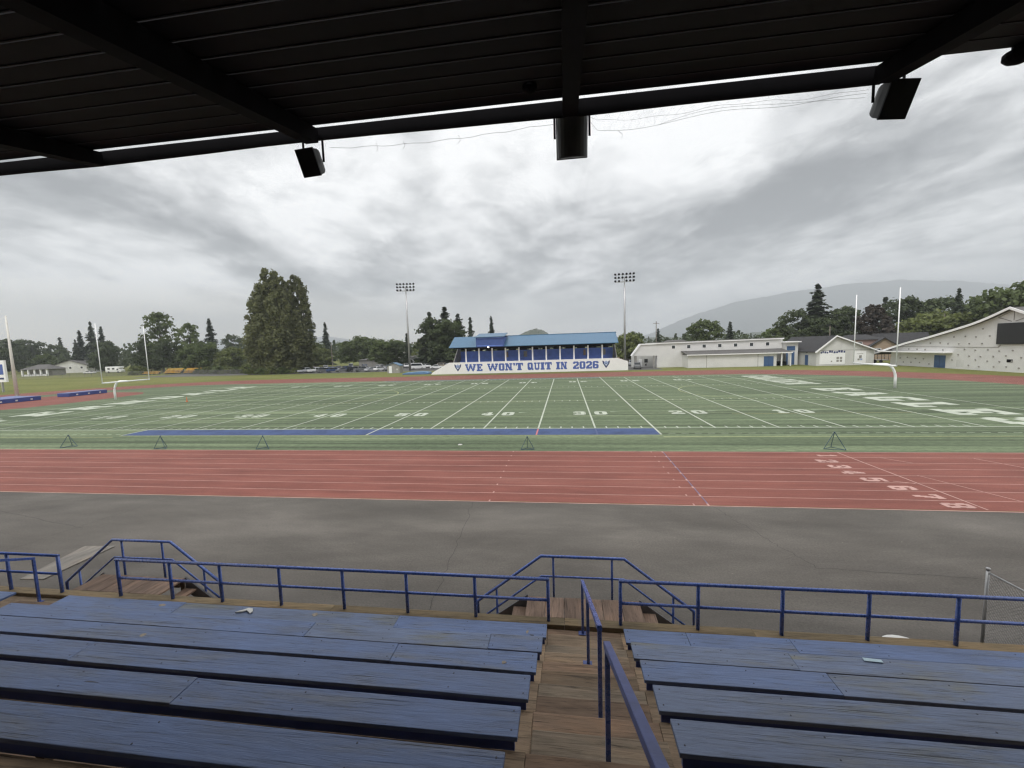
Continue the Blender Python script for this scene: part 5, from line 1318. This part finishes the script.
for k, (kd, x, y, s_, lb) in enumerate((('dark',-350,222,1.28,'rounded tree above the porch house'),('dark',-322,196,1.08,'dark tree left of the tall pale pole'),('dark',-300,180,.86,'dark tree right of the tall pale pole'),('dark',-341,190,1.22,'dark tree at the left edge of the view'),('mid',-285,188,.72,'green tree behind the porch house'),('dark',-318,215,.9,'far dark tree behind the porch house'),('dark',-246,185,.7,'dark shrubby tree right of the porch house'),('dark',-300,230,.95,'far tree between the conifers and the porch house'))):
    plant(rnd[kd][k % len(rnd[kd])], lb, x, y, s_, k*1.3, name=DT)
# shrubs along fences and car park
rs_ = random.Random(77)
shr = [(-171,141),(-139,137),(-134,136),(-129,135),(-124,134),(-119,133),(-114,132),(-111,131),(-105,124),(-102,123.5),(-98,123.5),(-94,124),(-90,124.5),(-56,150),(-51.5,151),(-47,150),(-38.2,149),(26,140),(30,150)]
wh = ['left of the yellow bench stands','beside the yellow bench stands','between the bench stands and the poplars','at the foot of the poplars','behind the cars beside the grandstand','behind the raked end of the white building']
for k, (x, y) in enumerate(shr):
    w_ = wh[0] if x < -170 else wh[1] if x < -160 else wh[2] if x < -110 else wh[3] if x < -88 else wh[4] if x < 0 else wh[5]
    plant(rnd['bush'][k % 2], 'low green shrub '+w_, x, y, rs_.uniform(.75,1.3)*(.8 if x > -110 and x < -88 else 1), k, cat='shrub', name=BU, group='low green shrubs '+w_)
plant(rnd['pbush'][0], 'purple leaved shrub behind the cars beside the grandstand', -41.8, 149, .95, 0, cat='shrub', name=BU)

# far woods as one mass
rs2 = np.random.RandomState(3); C = []; Nn = []; Sz = []
def far_tree(x, y, h, w, con_):
    n = 70
    u = rs2.uniform(0,1,n); a = rs2.uniform(0,2*PI,n)
    prof = (1-u)*.95+.05 if con_ else np.sqrt(np.maximum(.02,1-((u-.45)/.58)**2))
    r = w/2*prof*rs2.uniform(.5,1,n); Z = h*(.05+.95*u)
    C.append(np.stack([x+r*np.cos(a), y+r*np.sin(a), Z],1)); q = np.stack([np.cos(a),np.sin(a),rs2.uniform(-.2,.8,n)],1)+rs2.normal(size=(n,3))*.4; Nn.append(q); Sz.append(rs2.uniform(.09,.2,n)*h*.62+.2)
for _ in range(1300):
    y = 205+rs2.uniform(0,1)**1.5*800; x = rs2.uniform(-1.75,1.15)*y
    if y < 260 and (-.72 < x/y < -.45 or -.33 < x/y < .12): continue
    if -.3 < x/y < .14 and y < 330: y += 160
    con_ = rs2.uniform() < .45; k_ = .62 if x/y > -.5 else .8
    far_tree(x, y, rs2.uniform(10,19)*k_*(1.0 if y < 500 else 1.25), rs2.uniform(5,10), con_)
C = np.concatenate(C); Nn = np.concatenate(Nn); Nn /= np.linalg.norm(Nn,axis=1)[:,None]; Sz = np.concatenate(Sz)
o = link('distant_woods', quads_mesh('distant_woods', C, Nn, Sz, [M['leaf_dark']], rs=rs2)); o['kind'] = 'stuff'

# ------------------------------------------------------------------ hills and mountain
def ridge(name, prof, y0, depth, mat, rough, seed, nx=260, ny=26, kind='structure', z0=-4):
    rs = random.Random(seed); V = []; F = []
    ph = [(rs.uniform(0,6), rs.uniform(.5,1)) for _ in range(8)]
    xs_ = [prof[0][0]+(prof[-1][0]-prof[0][0])*i/(nx-1) for i in range(nx)]
    for j in range(ny):
        v = j/(ny-1)*2-1
        for x in xs_:
            for (a,b),(c,d) in zip(prof, prof[1:]):
                if a <= x <= c: zz = b+(d-b)*(x-a)/(c-a); break
            s_ = max(0, 1-abs(v))**.8; w = (c-a)*0
            n_ = sum(math.sin(x*.9/rough*(k+1)*.23+p0+v*5*(k+1)*.4)*a0/(k+1.5) for k, (p0, a0) in enumerate(ph))
            V.append((x+rs.uniform(-.2,.2)*rough*.2, y0+v*depth, z0+(zz-z0)*s_+(n_*rough*.32+rs.uniform(-.5,.5)*rough*.34)*min(1, s_*3)))
    for j in range(ny-1):
        for i in range(nx-1): F.append((j*nx+i, j*nx+i+1, (j+1)*nx+i+1, (j+1)*nx+i))
    me = bpy.data.meshes.new(name); me.from_pydata(V, [], F); me.materials.append(mat); me.update()
    o = link(name, me); o['kind'] = kind; return o
hm = leafmat('hill_forest', (.045,.062,.032), .35, .0)
ridge('wooded_hill', [(-300,10),(-190,26),(-150,32),(-120,47),(-100,57),(-82,60),(-62,55),(-45,43),(-20,34),(40,30),(120,28),(200,22)], 1200, 160, hm, 9, 2)
ridge('hills', [(-3000,20),(-1900,40),(-1200,62),(-700,30),(-300,24),(0,26),(300,30),(600,26),(900,40),(1600,60),(2600,20)], 1900, 260, hm, 7, 4, nx=420)
mt = pm('mountain_forest', (.045,.060,.045), .9, .35, .002)
ridge('mountain', [(900,0),(1410,150),(1650,260),(1887,350),(2200,470),(2505,556),(2800,630),(3107,680),(3700,760),(4411,830),(5100,850),(5800,800),(6450,720),(7600,600),(8800,300)], 7000, 1500, mt, 26, 6, nx=420, ny=40)
ridge('far_ridge', [(-7600,250),(-6000,330),(-5000,260),(-4200,300),(-3300,120),(-2300,60)], 6800, 900, mt, 24, 9, nx=260)

# ------------------------------------------------------------------ air
mb = MB(); mb.box(-8900,-60,-6,8900,8950,905)
hz = mb.build('haze', None if False else bpy.data.materials.new('haze_air')); hz['kind'] = 'stuff'
hmat = hz.data.materials[0]; hmat.use_nodes = True; nt = hmat.node_tree
for n_ in list(nt.nodes):
    if n_.type == 'BSDF_PRINCIPLED': nt.nodes.remove(n_)
pv = nt.nodes.new('ShaderNodeVolumePrincipled'); pv.inputs['Color'].default_value = (.90,.955,1,1); pv.inputs['Density'].default_value = 2.6e-4; pv.inputs['Anisotropy'].default_value = 0.0
nt.links.new(pv.outputs[0], nt.nodes['Material Output'].inputs['Volume'])
hz.display_type = 'WIRE'

# ------------------------------------------------------------------ sky, sun, camera
SUN_EL, SUN_AZ = R(58), R(205)      # azimuth clockwise from +Y
w = bpy.data.worlds.new('World'); S.world = w; w.use_nodes = True; nt = w.node_tree
for n_ in list(nt.nodes): nt.nodes.remove(n_)
out = nt.nodes.new('ShaderNodeOutputWorld')
sky = nt.nodes.new('ShaderNodeTexSky'); sky.sky_type = 'NISHITA'; sky.sun_disc = False; sky.sun_elevation = SUN_EL; sky.sun_rotation = SUN_AZ; sky.air_density = 1; sky.dust_density = 3
bg1 = nt.nodes.new('ShaderNodeBackground'); bg1.inputs['Strength'].default_value = .08; nt.links.new(sky.outputs[0], bg1.inputs['Color'])
tc = nt.nodes.new('ShaderNodeTexCoord'); sep = nt.nodes.new('ShaderNodeSeparateXYZ'); nt.links.new(tc.outputs['Generated'], sep.inputs[0])
zc = math_(nt, 'MAXIMUM', sep.outputs[2], 0.0)
den = math_(nt, 'ADD', zc, .15)
px_ = math_(nt, 'DIVIDE', sep.outputs[0], den); py_ = math_(nt, 'DIVIDE', sep.outputs[1], den)
cb = nt.nodes.new('ShaderNodeCombineXYZ'); nt.links.new(px_, cb.inputs[0]); nt.links.new(py_, cb.inputs[1])
def mapv(vec, scale, rot, loc=(0,0,0)):
    q = nt.nodes.new('ShaderNodeMapping'); q.inputs['Rotation'].default_value = (0,0,R(rot)); nt.links.new(vec, q.inputs['Vector'])
    q2 = nt.nodes.new('ShaderNodeMapping'); q2.inputs['Scale'].default_value = scale; q2.inputs['Location'].default_value = loc
    nt.links.new(q.outputs['Vector'], q2.inputs['Vector']); return q2.outputs['Vector']
P = cb.outputs[0]
nA = noise(nt, mapv(P, (.60,.40,1), -18, (3.1,1.7,0)), 1.0, 9, .52, .7)
nB = noise(nt, mapv(P, (1.7,1.1,1), -20, (7.7,2.2,0)), 1.0, 10, .60, .5)
nC = noise(nt, mapv(P, (5.2,4.2,1), 10, (1.3,9.2,0)), 1.0, 9, .64, .4)
v = math_(nt, 'ADD', math_(nt, 'MULTIPLY', nA, .58), math_(nt, 'ADD', math_(nt, 'MULTIPLY', nB, .36), math_(nt, 'MULTIPLY', nC, .19)))
ccol = ramp(nt, v, [(.45, (.14,.143,.15)), (.497, (.24,.245,.252)), (.535, (.39,.395,.40)), (.578, (.60,.605,.61)), (.645, (.90,.90,.90))])
# low sky: paler, warm towards the left
hor = ramp(nt, zc, [(0, 1), (.045, .9), (.14, 0)])
lf = ramp(nt, math_(nt, 'MULTIPLY_ADD', sep.outputs[0], -.5, .5), [(.45, (.80,.81,.82)), (.80, (1.35,1.22,.95))])
ccol = mix(nt, math_(nt, 'MULTIPLY', hor, .85), ccol, lf)
# the cloud deck is thinner and brighter towards the zenith
zen = ramp(nt, zc, [(.0, 1.45/3.2), (.30, 1.12/3.2), (.56, 1/3.2), (.80, 1.0)])
bg2 = nt.nodes.new('ShaderNodeBackground'); bg2.inputs['Strength'].default_value = 3.2*.98
ccz = mix(nt, 1.0, ccol, zen, 'MULTIPLY'); nt.links.new(ccz, bg2.inputs['Color'])
mx = nt.nodes.new('ShaderNodeMixShader'); mx.inputs[0].default_value = .94
nt.links.new(bg1.outputs[0], mx.inputs[1]); nt.links.new(bg2.outputs[0], mx.inputs[2]); nt.links.new(mx.outputs[0], out.inputs['Surface'])
ld = bpy.data.lights.new('sun', 'SUN'); ld.energy = 1.3; ld.angle = R(20); ld.color = (1,.98,.95)
so = bpy.data.objects.new('sun', ld); COL.objects.link(so)
so.rotation_euler = (PI/2-SUN_EL, 0, PI-SUN_AZ) if False else (0,0,0)
sd = Vector((math.sin(SUN_AZ)*math.cos(SUN_EL), math.cos(SUN_AZ)*math.cos(SUN_EL), math.sin(SUN_EL)))
so.rotation_euler = (-sd).to_track_quat('-Z', 'Y').to_euler()

cam = bpy.data.cameras.new('camera'); co = bpy.data.objects.new('camera', cam); COL.objects.link(co)
cam.sensor_fit = 'HORIZONTAL'; cam.sensor_width = 36; cam.lens = 402.4895/1024*36; cam.clip_start = .05; cam.clip_end = 30000
yaw, pit, rol = -.1328680, .0927340, -.0310211
cy_, sy_ = math.cos(yaw), math.sin(yaw)
fwd = Vector((sy_*math.cos(pit), cy_*math.cos(pit), -math.sin(pit))); r0 = Vector((cy_,-sy_,0)); u0 = r0.cross(fwd)
rg = r0*math.cos(rol)+u0*math.sin(rol); up_ = -r0*math.sin(rol)+u0*math.cos(rol)
co.matrix_world = Matrix(((rg.x,up_.x,-fwd.x,0),(rg.y,up_.y,-fwd.y,0),(rg.z,up_.z,-fwd.z,H),(0,0,0,1)))
S.camera = co
S.view_settings.view_transform = 'Standard'; S.view_settings.look = 'None'; S.view_settings.exposure = .5; S.view_settings.gamma = 1; S.view_settings.use_curve_mapping = False
S.render.engine = 'CYCLES'; S.cycles.use_denoising = True; S.cycles.max_bounces = 6; S.cycles.diffuse_bounces = 3; S.cycles.volume_bounces = 0; S.cycles.transparent_max_bounces = 6
S.cycles.filter_width = 1.3; S.cycles.use_adaptive_sampling = True; S.cycles.adaptive_threshold = .02
